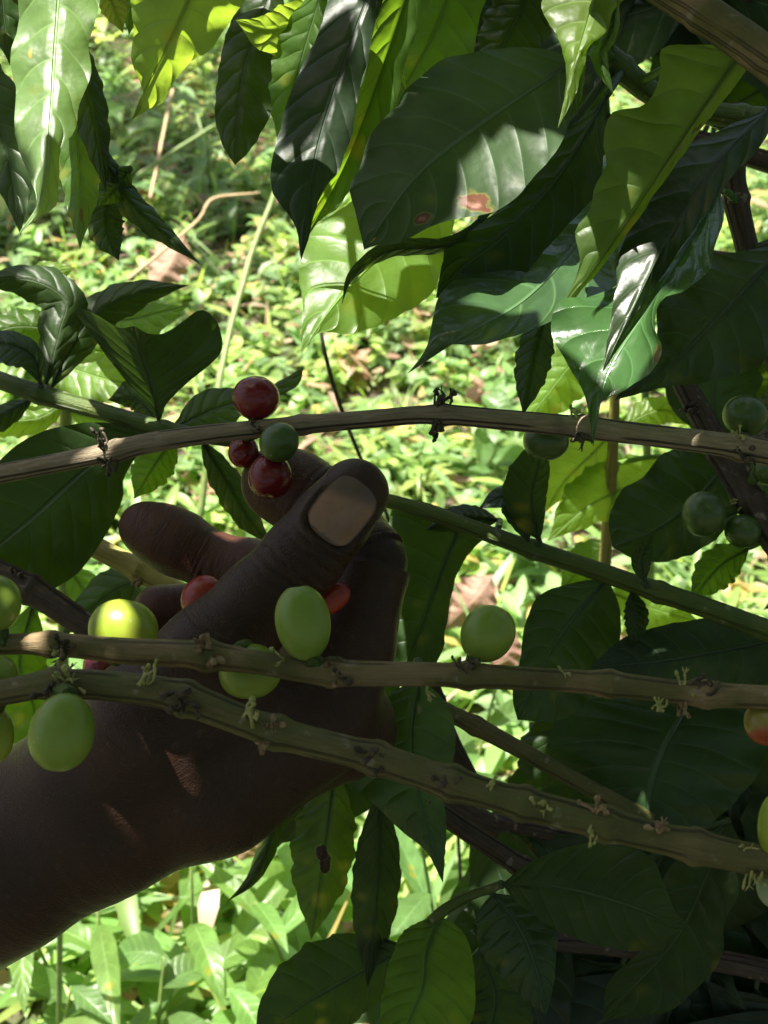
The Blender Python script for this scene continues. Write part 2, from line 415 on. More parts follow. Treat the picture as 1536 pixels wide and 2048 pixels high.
def cherry(parent, px, py, d, w, h, mat, ang=0., stalk=None, label=None, name='cherry', smat=None, seed=0, tilt=0.3):
    """w,h in px; ang = direction (deg, screen, 0=up) of the blossom end"""
    nl, nr = 28, 20
    a = np.linspace(0, 2 * np.pi, nl, endpoint=False); th = np.linspace(0, np.pi, nr)
    rx, ry = w / 2 * d / F / 1000, h / 2 * d / F / 1000
    # polar profile: flattened blossom end with a small ringed disc, narrower stalk end
    rad = np.sin(th) ** .92 * (1 + .05 * np.cos(th)); y = np.cos(th)
    disc = th < .22
    y = np.where(disc, y - .045 * (1 - (th / .22)), y); y = np.where((th > .22) & (th < .42), y + .012, y)
    rr = np.random.default_rng(seed)
    V = np.stack([np.outer(rad, np.cos(a)) * rx, np.outer(y, np.ones(nl)) * ry, np.outer(rad, np.sin(a)) * rx * 0.95], -1)
    V *= (1 + .012 * np.cos(2 * a + rr.uniform(0, 6)))[None, :, None]
    V = V.reshape(-1, 3)
    t = tilt; Rx = np.array([[1, 0, 0], [0, math.cos(t), -math.sin(t)], [0, math.sin(t), math.cos(t)]])
    g = math.radians(-ang); Rz = np.array([[math.cos(g), -math.sin(g), 0], [math.sin(g), math.cos(g), 0], [0, 0, 1]])
    V = V @ Rx.T @ Rz.T
    Vw = c2w(camc((px, py, d)) + V)
    f = [(i * nl + j, i * nl + (j + 1) % nl, (i + 1) * nl + (j + 1) % nl, (i + 1) * nl + j) for i in range(nr - 1) for j in range(nl)]
    o = obj(name, Vw, f, mat, parent, np.zeros((len(Vw), 2)), label=label)
    if stalk is not None:
        e = c2w(camc((px, py, d)) + np.array([0, -ry * .93, 0]) @ Rx.T @ Rz.T)
        s0 = W(stalk); Q = spline([s0, (s0 + e) / 2 + rr.normal(0, .0004, 3), e], 8)
        v, fc, u = tube_geo(Q, np.linspace(.0015, .0019, 8), 9)
        obj('stalk', v, fc, smat or GREEN, o, u)
    return o

# ------------------------------------------------------------------ the hand: signed distance field meshed by surface nets
def surface_nets(G, org, h):
    s = G < 0
    nx, ny, nz = G.shape
    cnt = np.zeros((nx - 1, ny - 1, nz - 1), np.uint8)
    for dx in (0, 1):
        for dy in (0, 1):
            for dz in (0, 1): cnt += s[dx:nx - 1 + dx, dy:ny - 1 + dy, dz:nz - 1 + dz]
    act = np.argwhere((cnt > 0) & (cnt < 8))
    idx = -np.ones(cnt.shape, np.int64); idx[tuple(act.T)] = np.arange(len(act))
    acc = np.zeros((len(act), 3)); num = np.zeros(len(act))
    C = [(a, b, c) for a in (0, 1) for b in (0, 1) for c in (0, 1)]
    for p in C:
        for ax in range(3):
            if p[ax]: continue
            q = list(p); q[ax] = 1
            g0 = G[tuple((act + p).T)]; g1 = G[tuple((act + q).T)]
            m = (g0 < 0) != (g1 < 0); t = np.where(m, g0 / np.where(m, g0 - g1, 1), 0)
            pt = np.array(p, float)[None] + np.eye(3)[ax][None] * t[:, None]
            acc += pt * m[:, None]; num += m
    V = (act + acc / num[:, None]) * h + org
    faces = []
    for ax in range(3):
        sl0 = [slice(None)] * 3; sl1 = [slice(None)] * 3; sl0[ax] = slice(0, -1); sl1[ax] = slice(1, None)
        ch = np.argwhere(s[tuple(sl0)] != s[tuple(sl1)])
        o1, o2 = [(1, 2), (2, 0), (0, 1)][ax]
        ok = (ch[:, o1] > 0) & (ch[:, o2] > 0) & (ch[:, o1] < G.shape[o1] - 1) & (ch[:, o2] < G.shape[o2] - 1)
        ch = ch[ok]; e1 = np.eye(3, dtype=int)[o1]; e2 = np.eye(3, dtype=int)[o2]
        q = np.stack([idx[tuple((ch - e1 - e2).T)], idx[tuple((ch - e2).T)], idx[tuple(ch.T)], idx[tuple((ch - e1).T)]], 1)
        inside0 = s[tuple(ch.T)]
        q[~inside0] = q[~inside0][:, ::-1]
        faces.append(q)
    return V, np.vstack(faces)

def smin(a, b, k):
    k = np.maximum(k, 1e-4); h = np.clip(.5 + .5 * (b - a) / k, 0, 1)
    return b * (1 - h) + a * h - k * h * (1 - h)

# chains: joints (px, py, depth mm, radius mm)
ARM = [(-560, 2010, 335, 32), (-200, 1850, 325, 24), (0, 1738, 319, 21.0), (190, 1640, 318, 20.0)]
ARM2 = [(-560, 2030, 355, 31), (-200, 1870, 343, 23), (0, 1750, 336, 19.5), (205, 1645, 335, 18.0)]
META = [[(190, 1640, 318, 19.5), (430, 1562, 318, 17.8), (645, 1432, 322, 14.6)],
        [(200, 1640, 335, 18), (440, 1560, 334, 16.5), (690, 1455, 341, 13.5)],
        [(205, 1645, 345, 16), (440, 1560, 350, 15.5), (675, 1465, 359, 13)],
        [(205, 1650, 352, 15), (440, 1565, 364, 14.5), (640, 1480, 376, 12)]]
THUMB = [(190, 1560, 314, 17.0), (300, 1440, 308, 16.5), (428, 1312, 305, 13.6), (520, 1204, 305, 10.6), (607, 1112, 305, 10.0), (662, 1045, 305, 9.3), (709, 986, 306, 8.9)]
INDEX = [(645, 1432, 322, 14.6), (703, 1290, 325, 11.6), (744, 1128, 330, 10.4), (690, 1050, 338, 9.7), (640, 1008, 341, 10.7), (588, 980, 344, 11.2), (556, 966, 344, 10.6)]
MIDDLE = [(690, 1455, 341, 13.5), (640, 1300, 356, 11), (592, 1165, 368, 10.2), (500, 1140, 373, 9.4), (424, 1122, 376, 8.9), (360, 1088, 376, 10.0), (322, 1070, 376, 9.6), (290, 1055, 376, 8.2)]
RING = [(675, 1465, 359, 13), (610, 1330, 376, 10.5), (560, 1225, 388, 9.6), (410, 1218, 396, 8.8), (318, 1222, 394, 8.6)]
PINKY = [(640, 1480, 376, 12), (580, 1380, 392, 9.4), (540, 1310, 402, 8.6), (440, 1300, 406, 7.8), (370, 1312, 402, 7.6)]
def cmm(j): 
    j = np.array(j, float); return camc(j[:, :3]) * 1000, j[:, 3]

def nail_height(x, a):
    return 9.3 - x ** 2 / (2 * 9.4) - .010 * a ** 2 * np.where(a > 0, 1., .1) - np.where(a < 0, .05 * a, -.01 * a)
def build_hand():
    h = .75
    lo = np.array([-200., -150., -425.]); hi = np.array([14., 32., -284.])
    n = np.ceil((hi - lo) / h).astype(int)
    ax = [(lo[i] + h * np.arange(n[i])).astype(np.float32) for i in range(3)]
    BIG = 60.
    def seg_field(G, a, b, ra, rb, k, mg=14.):
        mn = np.minimum(a - ra, b - rb) - mg; mx = np.maximum(a + ra, b + rb) + mg
        i0 = np.clip(((mn - lo) / h).astype(int), 0, n - 1); i1 = np.clip(((mx - lo) / h).astype(int) + 1, 1, n)
        if np.any(i1 <= i0): return
        sl = tuple(slice(i0[i], i1[i]) for i in range(3))
        X, Y, Z = [ax[i][sl[i]] for i in range(3)]
        d = b - a; L2 = float(d @ d)
        t = ((X - a[0]) * d[0])[:, None, None] + ((Y - a[1]) * d[1])[None, :, None] + ((Z - a[2]) * d[2])[None, None]
        t = np.clip(t / L2, 0, 1)
        q = (X[:, None, None] - (a[0] + t * d[0])) ** 2 + (Y[None, :, None] - (a[1] + t * d[1])) ** 2 + (Z[None, None] - (a[2] + t * d[2])) ** 2
        v = np.sqrt(q) - (ra + (rb - ra) * t)
        G[sl] = smin(G[sl], v.astype(np.float32), k)
    def chain(J, k):
        G = np.full(tuple(n), BIG, np.float32); P, r = cmm(J)
        for i in range(len(P) - 1): seg_field(G, P[i], P[i + 1], r[i], r[i + 1], k)
        return G
    G = np.full(tuple(n), BIG, np.float32)
    for J in (ARM, ARM2, *META):
        P, r = cmm(J)
        for i in range(len(P) - 1): seg_field(G, P[i], P[i + 1], r[i], r[i + 1], 9.)
    # first web between thumb and index, heel of the thumb, wrist knob
    for J, k in (([(430, 1400, 310, 13), (610, 1400, 318, 11)], 8.), ([(330, 1480, 312, 16), (560, 1480, 318, 13)], 8.), ([(60, 1590, 322, 14), (150, 1530, 318, 12)], 9.)):
        P, r = cmm(J); seg_field(G, P[0], P[1], r[0], r[1], k)
    def attach(G, J, kb, kc, near, far):
        H = chain(J, kc); P, _ = cmm(J)
        D = np.sqrt((ax[0][:, None, None] - P[0, 0]) ** 2 + (ax[1][None, :, None] - P[0, 1]) ** 2 + (ax[2][None, None] - P[0, 2]) ** 2)
        return smin(G, H, kb * np.clip((far - D) / (far - near), 0, 1))
    G = attach(G, THUMB, 9., 3.5, 38, 62)
    for J in (INDEX, MIDDLE, RING, PINKY): G = attach(G, J, 7., 3., 12, 26)
    V, Fq = surface_nets(G, lo, h)
    # light smoothing (two Laplacian passes)
    e = np.vstack([Fq[:, [0, 1]], Fq[:, [1, 2]], Fq[:, [2, 3]], Fq[:, [3, 0]]])
    for lam in (.5, .5, .4):
        A = np.zeros_like(V); c = np.zeros(len(V))
        np.add.at(A, e[:, 0], V[e[:, 1]]); np.add.at(A, e[:, 1], V[e[:, 0]]); np.add.at(c, e[:, 0], 1); np.add.at(c, e[:, 1], 1)
        V = V + lam * (A / c[:, None] - V)
    # per-vertex coordinate along the nearest chain, for the transverse skin lines
    def normals(V):
        fn = np.cross(V[Fq[:, 2]] - V[Fq[:, 0]], V[Fq[:, 3]] - V[Fq[:, 1]]); N = np.zeros_like(V)
        for k in range(4): np.add.at(N, Fq[:, k], fn)
        return N / (np.linalg.norm(N, axis=1)[:, None] + 1e-9)
    N = normals(V)
    wsum = np.zeros(len(V)); al = np.zeros(len(V)); info = {}
    for ci, J in enumerate((ARM, META[0], THUMB, INDEX, MIDDLE, RING, PINKY)):
        P, r = cmm(J); base = {0: -150, 1: 0, 2: 12, 3: 70, 4: 75, 5: 80, 6: 85}[ci]; s0 = 0.
        best = np.full(len(V), 1e9); sb = np.zeros(len(V))
        for i in range(len(P) - 1):
            d = P[i + 1] - P[i]; L = np.linalg.norm(d); t = np.clip(((V - P[i]) @ d) / L ** 2, 0 if i else -1, 1 if i < len(P) - 2 else 2)
            q = np.linalg.norm(V - P[i] - t[:, None] * d, axis=1) - (r[i] + (r[i + 1] - r[i]) * np.clip(t, 0, 1))
            m = q < best; best = np.where(m, q, best); sb = np.where(m, s0 + t * L, sb); s0 += L
        w = np.exp(-np.clip(best, 0, 40) / 1.6) + 1e-9
        wsum += w; al += w * (base + sb); info[ci] = (best, sb, s0)
    al /= wsum
    # creases and knuckle wrinkles as real relief
    rr = np.random.default_rng(3)
    def wob(p, f): return np.sin(p @ rr.normal(0, f, 3) + 1.3) + .6 * np.sin(p @ rr.normal(0, f * 2, 3) + .4)
    disp = np.zeros(len(V))
    b, s_, tot = info[2]
    on = np.clip(1 - b / 2.5, 0, 1); P, r = cmm(THUMB); cl = np.r_[0, np.cumsum(np.linalg.norm(np.diff(P, axis=0), axis=1))]
    ip = cl[4] - 1.0
    x = s_ - ip + .22 * wob(V, .22)
    dors = np.clip(N[:, 2] * 1.4, 0, 1)
    env = np.exp(-(x / 9.5) ** 2)
    wr = np.abs(np.sin(x * np.pi / 2.7 + .35 * wob(V, .08))) ** .5
    disp -= on * dors * env * (1 - wr) * 1.5
    disp += on * dors * np.exp(-(x / 6.) ** 2) * .35
    x2 = s_ - cl[2] + .8 * wob(V, .2); disp -= on * np.exp(-(x2 / 16) ** 2) * (1 - np.abs(np.sin(x2 * np.pi / 2.1)) ** .6) * .32
    for ci, J, ks in ((4, MIDDLE, (4,)), (3, INDEX, (2, 4)), (5, RING, (2,))):
        b, s_, tot = info[ci]; P, r = cmm(J); cl = np.r_[0, np.cumsum(np.linalg.norm(np.diff(P, axis=0), axis=1))]
        on = np.clip(1 - b / 2.5, 0, 1)
        for k in ks:
            x = s_ - cl[k] + .35 * wob(V, .2)
            disp -= on * (1.7 * np.exp(-(x / .8) ** 2) + .4 * np.exp(-((x - 2.6) / .6) ** 2))
            if ci == 3: disp -= on * np.exp(-(x / 7) ** 2) * (1 - np.abs(np.sin(x * np.pi / 2.3)) ** .6) * .35
    # wrist creases at the base of the thumb
    b, s_, tot = info[0]; on = np.clip(1 - b / 3, 0, 1)
    x = s_ - tot + 6 + 1.2 * wob(V, .06); disp -= on * np.exp(-(x / 14) ** 2) * (1 - np.abs(np.sin(x * np.pi / 5.0)) ** .5) * .30
    # nail bed: sunk frame round the plate
    P, r = cmm(THUMB); tip, prev = P[-1], P[-3]
    ad = (tip - prev) / np.linalg.norm(tip - prev)
    zc = np.array([0., 0., 1.]); yd = zc - ad * (zc @ ad); yd /= np.linalg.norm(yd)
    yaw = math.radians(5); xd = np.cross(ad, yd); yd, xd = yd * math.cos(yaw) + xd * math.sin(yaw), xd * math.cos(yaw) - yd * math.sin(yaw)
    cen = tip - ad * 5.7
    q = V - cen; na, nx_, nz_ = q @ ad, q @ xd, q @ yd
    nail_hl, nail_hw = 8.7, 7.1
    sd = (np.abs(na / nail_hl) ** 4 + np.abs(nx_ / nail_hw) ** 4) ** .25
    up = np.clip(nz_ / 3, 0, 1)
    nailcut = up * .45 * np.exp(-((sd - 1.13) / .09) ** 2) * (na < 5)
    want = nail_height(nx_, na) - .5; cutw = np.clip((1.05 - sd) / .07, 0, 1) * (nz_ > 2)
    ndot = np.clip(N @ yd, .45, 1); nailcut = nailcut - cutw * np.clip(nz_ - want, 0, 4) / ndot
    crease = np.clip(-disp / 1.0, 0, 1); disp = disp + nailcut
    V = V + N * disp[:, None]
    return V, Fq, al, crease, dict(cen=cen, ad=ad, xd=xd, yd=yd, hl=nail_hl, hw=nail_hw)

def skin_mat():
    N = NT('skin_dark_brown')
    at = N.n('ShaderNodeAttribute', attribute_name='along'); al = at.outputs['Fac']
    pa = N.n('ShaderNodeAttribute', attribute_name='palmside').outputs['Fac']
    co = N.n('ShaderNodeTexCoord').outputs['Object']
    mp = N.n('ShaderNodeMapping'); mp.inputs['Scale'].default_value = (130, 130, 130); N.t.links.new(co, mp.inputs[0])
    lines = N.noise(1.0, 3, mp.outputs[0], .55, '4D', N.math('MULTIPLY', al, 1.15))
    vor = N.n('ShaderNodeTexVoronoi', feature='DISTANCE_TO_EDGE'); vor.inputs['Scale'].default_value = 1150
    N.t.links.new(co, vor.inputs['Vector'])
    cells = N.step(vor.outputs[0], 0, .22)
    blot = N.noise(45, 4, co); fine = N.noise(500, 4, co)
    b = N.mix(N.step(blot, .3, .7), (.034, .0150, .0080), (.049, .0225, .0130))
    b = N.mix(N.math('MULTIPLY', pa, .75), b, (.088, .031, .018))
    b = N.mix(N.step(lines, .38, .52, .42, 0), b, (.028, .014, .010))
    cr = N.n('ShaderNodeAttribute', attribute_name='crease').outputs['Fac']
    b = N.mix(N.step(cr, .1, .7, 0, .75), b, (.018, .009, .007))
    b = N.mix(N.step(fine, .58, .75, 0, .22), b, (.16, .11, .09))         # dry dust in the skin lines
    N.t.links.new(b, N.b.inputs['Base Color'])
    N.set(N.b.inputs['Roughness'], N.math('MULTIPLY_ADD', fine, .22, .30))
    N.b.inputs['Specular IOR Level'].default_value = .30
    N.b.inputs['Subsurface Weight'].default_value = .08; N.b.inputs['Subsurface Scale'].default_value = .002
    N.b.inputs['Subsurface Radius'].default_value = (1, .35, .2)
    h = N.math('ADD', N.math('MULTIPLY', lines, N.step(N.noise(38, 3, co), .38, .66, .35, 2.0)), N.math('MULTIPLY', cells, .22)); h = N.math('ADD', h, N.math('MULTIPLY', fine, .2))
    N.t.links.new(N.bump(h, .62, .0006), N.b.inputs['Normal'])
    return N.m
def nail_mat():
    N = NT('thumb_nail'); uv = N.n('ShaderNodeUVMap').outputs[0]
    sep = N.n('ShaderNodeSeparateXYZ'); N.t.links.new(uv, sep.inputs[0]); co = N.n('ShaderNodeTexCoord').outputs['Object']
    mp = N.n('ShaderNodeMapping'); mp.inputs['Scale'].default_value = (1.2, 26, 1); N.t.links.new(uv, mp.inputs[0])
    rid = N.noise(1, 2, mp.outputs[0]); nz = N.noise(240, 3, co)
    b = N.mix(N.step(nz, .3, .7), (.25, .130, .085), (.31, .175, .120))
    u = N.math('ADD', sep.outputs[0], N.math('MULTIPLY', N.math('SUBTRACT', nz, .5), .25))
    tipd = N.math('ADD', u, N.math('MULTIPLY', N.math('SUBTRACT', sep.outputs[1], .5), -.35))
    b = N.mix(N.step(tipd, .62, .84, 0, .85), b, (.085, .066, .052))
    b = N.mix(N.step(N.math('ABSOLUTE', N.math('SUBTRACT', sep.outputs[1], .5)), .43, .5, 0, .8), b, (.07, .04, .03))
    b = N.mix(N.step(u, .02, .07, .7, 0), b, (.07, .04, .03))
    N.t.links.new(b, N.b.inputs['Base Color']); N.b.inputs['Roughness'].default_value = .33
    N.t.links.new(N.bump(N.math('ADD', rid, N.math('MULTIPLY', nz, .4)), .3, .0003), N.b.inputs['Normal'])
    return N.m

hv, hf, hal, hcr, nl = build_hand()
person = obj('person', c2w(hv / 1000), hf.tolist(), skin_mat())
tag(person, 'bare dark-skinned hand and forearm reaching in, thumb and finger pinching a red cherry', 'person')
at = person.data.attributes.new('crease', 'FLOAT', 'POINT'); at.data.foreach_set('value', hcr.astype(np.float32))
at = person.data.attributes.new('along', 'FLOAT', 'POINT'); at.data.foreach_set('value', hal.astype(np.float32))
def palmside():
    w = np.zeros(len(hv))
    for J, a in ((MIDDLE, 3), (INDEX, 3), (RING, 3)):
        P, r = cmm(J)
        for i in range(a, len(P) - 1):
            d = P[i + 1] - P[i]; t = np.clip(((hv - P[i]) @ d) / (d @ d), 0, 1)
            w = np.maximum(w, np.clip(1.4 - (np.linalg.norm(hv - P[i] - t[:, None] * d, axis=1) - r[i]) / 2.5, 0, 1))
    return w
at = person.data.attributes.new('palmside', 'FLOAT', 'POINT'); at.data.foreach_set('value', palmside().astype(np.float32))
# nail plate: a thin curved shell laid on the thumb
def build_nail():
    bv = BVHTree.FromPolygons(hv.tolist(), hf.tolist())
    nu, nv = 26, 22; P = np.zeros((nu, nv, 3))
    for i, u in enumerate(np.linspace(-1, 1, nu)):
        for j, v in enumerate(np.linspace(-1, 1, nv)):
            wv = (1 - abs(min(u, 0)) ** 5 * .35) * (1 - max(u, 0) ** 4 * .22)
            x = v * wv * nl['hw'] * .97; a = u * nl['hl'] * (.97 - .10 * abs(v) ** 3 * (1 if u < 0 else 1.6))
            o = nl['cen'] + nl['ad'] * a + nl['xd'] * x
            # a smooth plate: cylinder arc across, slight sag along
            hgt = float(nail_height(x, a))
            P[i, j] = o + nl['yd'] * hgt
    top = P.reshape(-1, 3); bot = (P - nl['yd'] * .55).reshape(-1, 3); f = []
    idx = lambda i, j: i * nv + j
    for i in range(nu - 1):
        for j in range(nv - 1):
            f.append((idx(i, j), idx(i, j + 1), idx(i + 1, j + 1), idx(i + 1, j)))
            f.append(tuple(nu * nv + k for k in (idx(i + 1, j), idx(i + 1, j + 1), idx(i, j + 1), idx(i, j))))
    bd = [(0, j) for j in range(nv)] + [(i, nv - 1) for i in range(1, nu)] + [(nu - 1, j) for j in range(nv - 2, -1, -1)] + [(i, 0) for i in range(nu - 2, 0, -1)]
    for a, b in zip(bd, bd[1:] + bd[:1]):
        f.append((idx(*a), idx(*b), nu * nv + idx(*b), nu * nv + idx(*a)))
    uv = np.stack(np.meshgrid(np.linspace(0, 1, nu), np.linspace(0, 1, nv), indexing='ij'), -1).reshape(-1, 2)
    obj('nail', c2w(np.vstack([top, bot]) / 1000), f, nail_mat(), person, np.vstack([uv, uv]))
build_nail()

# ------------------------------------------------------------------ coffee branches seen against the hand
B1 = Branch([(-260, 985, 338, 38.6), (-60, 958, 334, 38.6), (90, 930, 332, 37.8), (215, 905, 330, 38.6), (330, 880, 330, 38.6), (510, 858, 330, 35.3), (740, 838, 329, 35.3), (875, 829, 328, 37), (1010, 840, 328, 40.3), (1150, 853, 326, 42), (1340, 875, 322, 43.7), (1470, 893, 318, 47), (1640, 925, 312, 52.1), (1900, 985, 305, 58.8)],
            BARK, 'bare grey-brown coffee branch with a green cherry in front, running just above the pinching fingers', [(225, 903), (600, 852), (880, 829), (1160, 853), (1480, 895)], 'coffee branches', seed=1)
B2 = Branch([(-260, 1300, 276, 42.6), (-60, 1292, 274, 41), (90, 1288, 272, 42.6), (250, 1302, 270, 50.8), (400, 1310, 268, 54.1), (520, 1326, 268, 45.9), (650, 1345, 267, 49.2), (900, 1350, 266, 47.6), (1060, 1358, 265, 45.9), (1210, 1367, 264, 45.9), (1400, 1388, 262, 45.9), (1640, 1398, 258, 47.6), (1900, 1400, 254, 49.2)],
            BARKT, 'tan coffee branch across the wrist carrying one upright green cherry, upper of the crossing pair', [(100, 1288), (410, 1311), (660, 1346), (935, 1351), (1215, 1368), (1410, 1389)], 'coffee branches', seed=2, swell=.30)
B3 = Branch([(-260, 1420, 262, 50.4), (0, 1385, 258, 50.4), (100, 1368, 256, 54), (220, 1372, 256, 57.6), (355, 1392, 255, 61.2), (545, 1462, 254, 57.6), (740, 1513, 252, 57.6), (890, 1562, 250, 59.4), (1040, 1605, 248, 57.6), (1200, 1645, 246, 59.4), (1380, 1690, 244, 59.4), (1560, 1730, 242, 59.4), (1850, 1790, 240, 61.2)],
            BARKG, 'olive coffee branch slanting below its twin, with cherries only at its two ends', [(110, 1368), (360, 1394), (550, 1464), (745, 1514), (895, 1563), (1045, 1606), (1205, 1646), (1385, 1691)], 'coffee branches', seed=3, swell=.28)
B4 = Branch([(690, 985, 392, 24), (790, 1005, 390, 28.8), (900, 1040, 388, 30.4), (1060, 1097, 384, 35.2), (1190, 1140, 380, 36.8), (1300, 1178, 376, 38.4), (1420, 1218, 372, 40), (1600, 1285, 364, 44.8), (1850, 1375, 356, 48)],
            GREEN, 'smooth green coffee shoot rising from the right edge towards the thumb', [(1060, 1097), (1310, 1181)], 'coffee branches', seed=4)
B5 = Branch([(-300, 660, 402, 37), (-60, 740, 396, 35.3), (75, 787, 393, 37), (200, 822, 391, 35.3), (320, 856, 389, 33.6), (400, 872, 388, 28.6), (470, 885, 388, 21.8)],
            GREEN, 'smooth green leafy shoot on the left, above the woody branch end', [(75, 787), (322, 857)], 'coffee branches', seed=5)
B6 = Branch([(-250, 1020, 382, 60), (-60, 1120, 378, 56), (60, 1178, 376, 54), (190, 1262, 374, 50), (330, 1350, 376, 46), (420, 1400, 440, 40)],
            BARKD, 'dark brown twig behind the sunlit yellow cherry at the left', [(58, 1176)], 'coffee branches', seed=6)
B7 = Branch([(120, 1050, 418, 40), (190, 1093, 414, 42), (280, 1140, 412, 44), (385, 1200, 411, 38), (470, 1260, 425, 30)],
            YSTEM, 'short yellow-green shoot lit beside the outstretched finger', [(275, 1137)], 'coffee branches', seed=7)
B8 = Branch([(820, 1375, 392, 34), (880, 1415, 390, 34), (960, 1456, 388, 34), (1060, 1510, 386, 32), (1150, 1560, 386, 32), (1300, 1640, 390, 34)],
            BARKG, 'thin olive twig peeping out between the two front branches', [(945, 1448)], 'coffee branches', seed=8)
B9 = Branch([(800, 1560, 372, 38), (880, 1625, 370, 38), (1040, 1732, 366, 40), (1150, 1800, 378, 38), (1260, 1850, 410, 36), (1420, 1900, 480, 36), (1800, 1960, 560, 36)],
            BARKD, 'dusky brown twig partly hidden behind the broad leaf at lower right', [(1040, 1732)], 'coffee branches', seed=9)
B10 = Branch([(1180, -120, 280, 64.8), (1340, -12, 276, 66.6), (1440, 50, 272, 70.2), (1536, 120, 268, 75.6), (1750, 290, 262, 82.8)],
             BARKT, 'thick light brown branch crossing the top right corner', [(1400, 25)], 'coffee branches', seed=10, swell=.08)
B12 = Branch([(1330, 700, 400, 36), (1385, 800, 398, 46.8), (1440, 900, 394, 50.4), (1490, 985, 390, 54), (1560, 1095, 386, 57.6), (1750, 1350, 380, 66.6)],
             BARKD, 'knobbly dark branch with round green cherries, steep at the right edge', [(1440, 900), (1500, 1000)], 'coffee branches', seed=12)
# leafy branches whose wood is above or beside the picture
U1 = Branch([(-500, -150, 330, 50), (-100, -210, 322, 46), (300, -230, 316, 42), (700, -250, 312, 36)], GREEN, 'leafy coffee shoot dangling pale wavy leaves into the top left corner', [(100, -220)], 'coffee branches', seed=21)
U2 = Branch([(300, -150, 352, 30), (600, -120, 350, 40), (820, -100, 346, 44), (1000, -90, 342, 46), (1350, -150, 336, 54)], GREEN, 'leafy coffee shoot hanging long blue-green and olive leaves at top centre', [(760, -105)], 'coffee branches', seed=22)
U3 = Branch([(1060, -60, 352, 40), (1170, 60, 352, 44), (1240, 135, 352, 46), (1330, 200, 356, 44), (1480, 235, 360, 44), (1620, 250, 362, 48)], GREEN, 'shaded green coffee shoot with the big scorched dark leaf hanging from it', [(1240, 135), (1480, 235)], 'coffee branches', seed=23)
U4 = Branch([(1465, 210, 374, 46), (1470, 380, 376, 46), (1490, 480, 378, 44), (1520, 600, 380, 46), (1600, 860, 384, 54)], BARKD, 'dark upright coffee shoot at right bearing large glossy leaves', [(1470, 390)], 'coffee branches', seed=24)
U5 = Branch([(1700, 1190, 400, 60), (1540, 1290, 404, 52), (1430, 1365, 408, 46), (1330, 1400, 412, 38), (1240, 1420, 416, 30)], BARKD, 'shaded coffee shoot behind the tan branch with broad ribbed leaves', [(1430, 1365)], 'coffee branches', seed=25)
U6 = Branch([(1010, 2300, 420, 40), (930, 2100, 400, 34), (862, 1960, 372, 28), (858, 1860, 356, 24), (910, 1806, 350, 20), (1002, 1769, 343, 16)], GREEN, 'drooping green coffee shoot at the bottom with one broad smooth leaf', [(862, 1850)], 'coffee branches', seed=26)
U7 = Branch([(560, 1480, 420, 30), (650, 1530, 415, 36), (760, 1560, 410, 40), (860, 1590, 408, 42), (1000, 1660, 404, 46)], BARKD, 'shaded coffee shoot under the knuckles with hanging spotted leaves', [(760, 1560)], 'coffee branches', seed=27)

U1b = Branch([(110, -200, 334, 20), (150, 60, 342, 16), (178, 220, 350, 12), (215, 330, 355, 9), (224, 360, 356, 7)], GREEN, 'thin drooping twig under the pale wavy leaf at the top left', [(178, 220)], 'coffee branches', seed=28)
# ---- cherries
cherry(B1.o, 512, 797, 332, 96, 88, C_RED, 10, (520, 850, 331), 'deep red ripe cherry standing above the branch', seed=1, smat=CALYX_D)
cherry(B1.o, 558, 884, 318, 82, 76, C_DGR, 150, (548, 858, 328), 'small dark green cherry in front of the branch', seed=2, tilt=1.0)
cherry(B1.o, 487, 903, 340, 60, 66, C_RED, 190, (510, 868, 333), 'red cherry half hidden below the branch', seed=3)
cherry(B1.o, 541, 952, 323, 88, 90, C_RED, 185, (535, 872, 329), 'red cherry between thumb and finger', seed=4)
cherry(B1.o, 1092, 880, 342, 92, 80, C_DGR, 180, (1110, 858, 330), 'shaded green cherry under the branch', seed=5)
cherry(B1.o, 1490, 832, 334, 90, 82, C_DGR, 10, (1490, 880, 322), 'green cherry on top of the branch at the right', seed=6)
cherry(B12.o, 1408, 1028, 384, 92, 84, C_DGR, 270, (1478, 1010, 390), 'green cherry left of the dark branch', seed=7)
cherry(B12.o, 1486, 1062, 386, 72, 66, C_DGR, 200, (1500, 1010, 390), seed=8)
cherry(B12.o, 1545, 935, 384, 70, 76, C_DGR, 60, (1490, 970, 390), seed=9)
cherry(B2.o, 246, 1262, 282, 138, 124, C_YEL, 12, (225, 1305, 272), 'yellow-green cherry caught by the sun', seed=10, tilt=-.3)
cherry(B2.o, 606, 1246, 266, 110, 150, C_GRN, -10, (640, 1338, 266), 'upright green cherry in front of the thumb', seed=11, tilt=-.15)
cherry(B2.o, 975, 1268, 268, 108, 118, C_GRN, 28, (935, 1340, 266), 'green cherry beside the dead leaf', seed=12, tilt=.2)
cherry(B2.o, 500, 1342, 284, 124, 108, C_GRN, 170, (480, 1310, 272), 'green cherry mostly hidden behind the branch', seed=13)
cherry(B2.o, -4, 1206, 270, 92, 112, C_GRN, 0, (15, 1285, 272), 'green cherry cut by the left edge', seed=14)
cherry(B2.o, 1530, 1447, 262, 82, 88, C_BLU, 150, (1545, 1398, 260), 'half ripe orange cherry', seed=15)
cherry(B3.o, 124, 1464, 247, 130, 156, C_GRN, 190, (108, 1382, 254), 'large green cherry hanging at the left', seed=16, tilt=.15)
cherry(B3.o, -12, 1470, 262, 78, 110, C_YEL, 175, (0, 1390, 258), 'yellowish cherry cut by the left edge', seed=17)
cherry(B3.o, -10, 1352, 266, 90, 84, C_GRN, 10, (0, 1392, 258), seed=18)
cherry(B3.o, 1548, 1650, 240, 64, 140, C_YEL, 0, (1545, 1728, 242), 'yellow-green cherry cut by the right edge', seed=19)
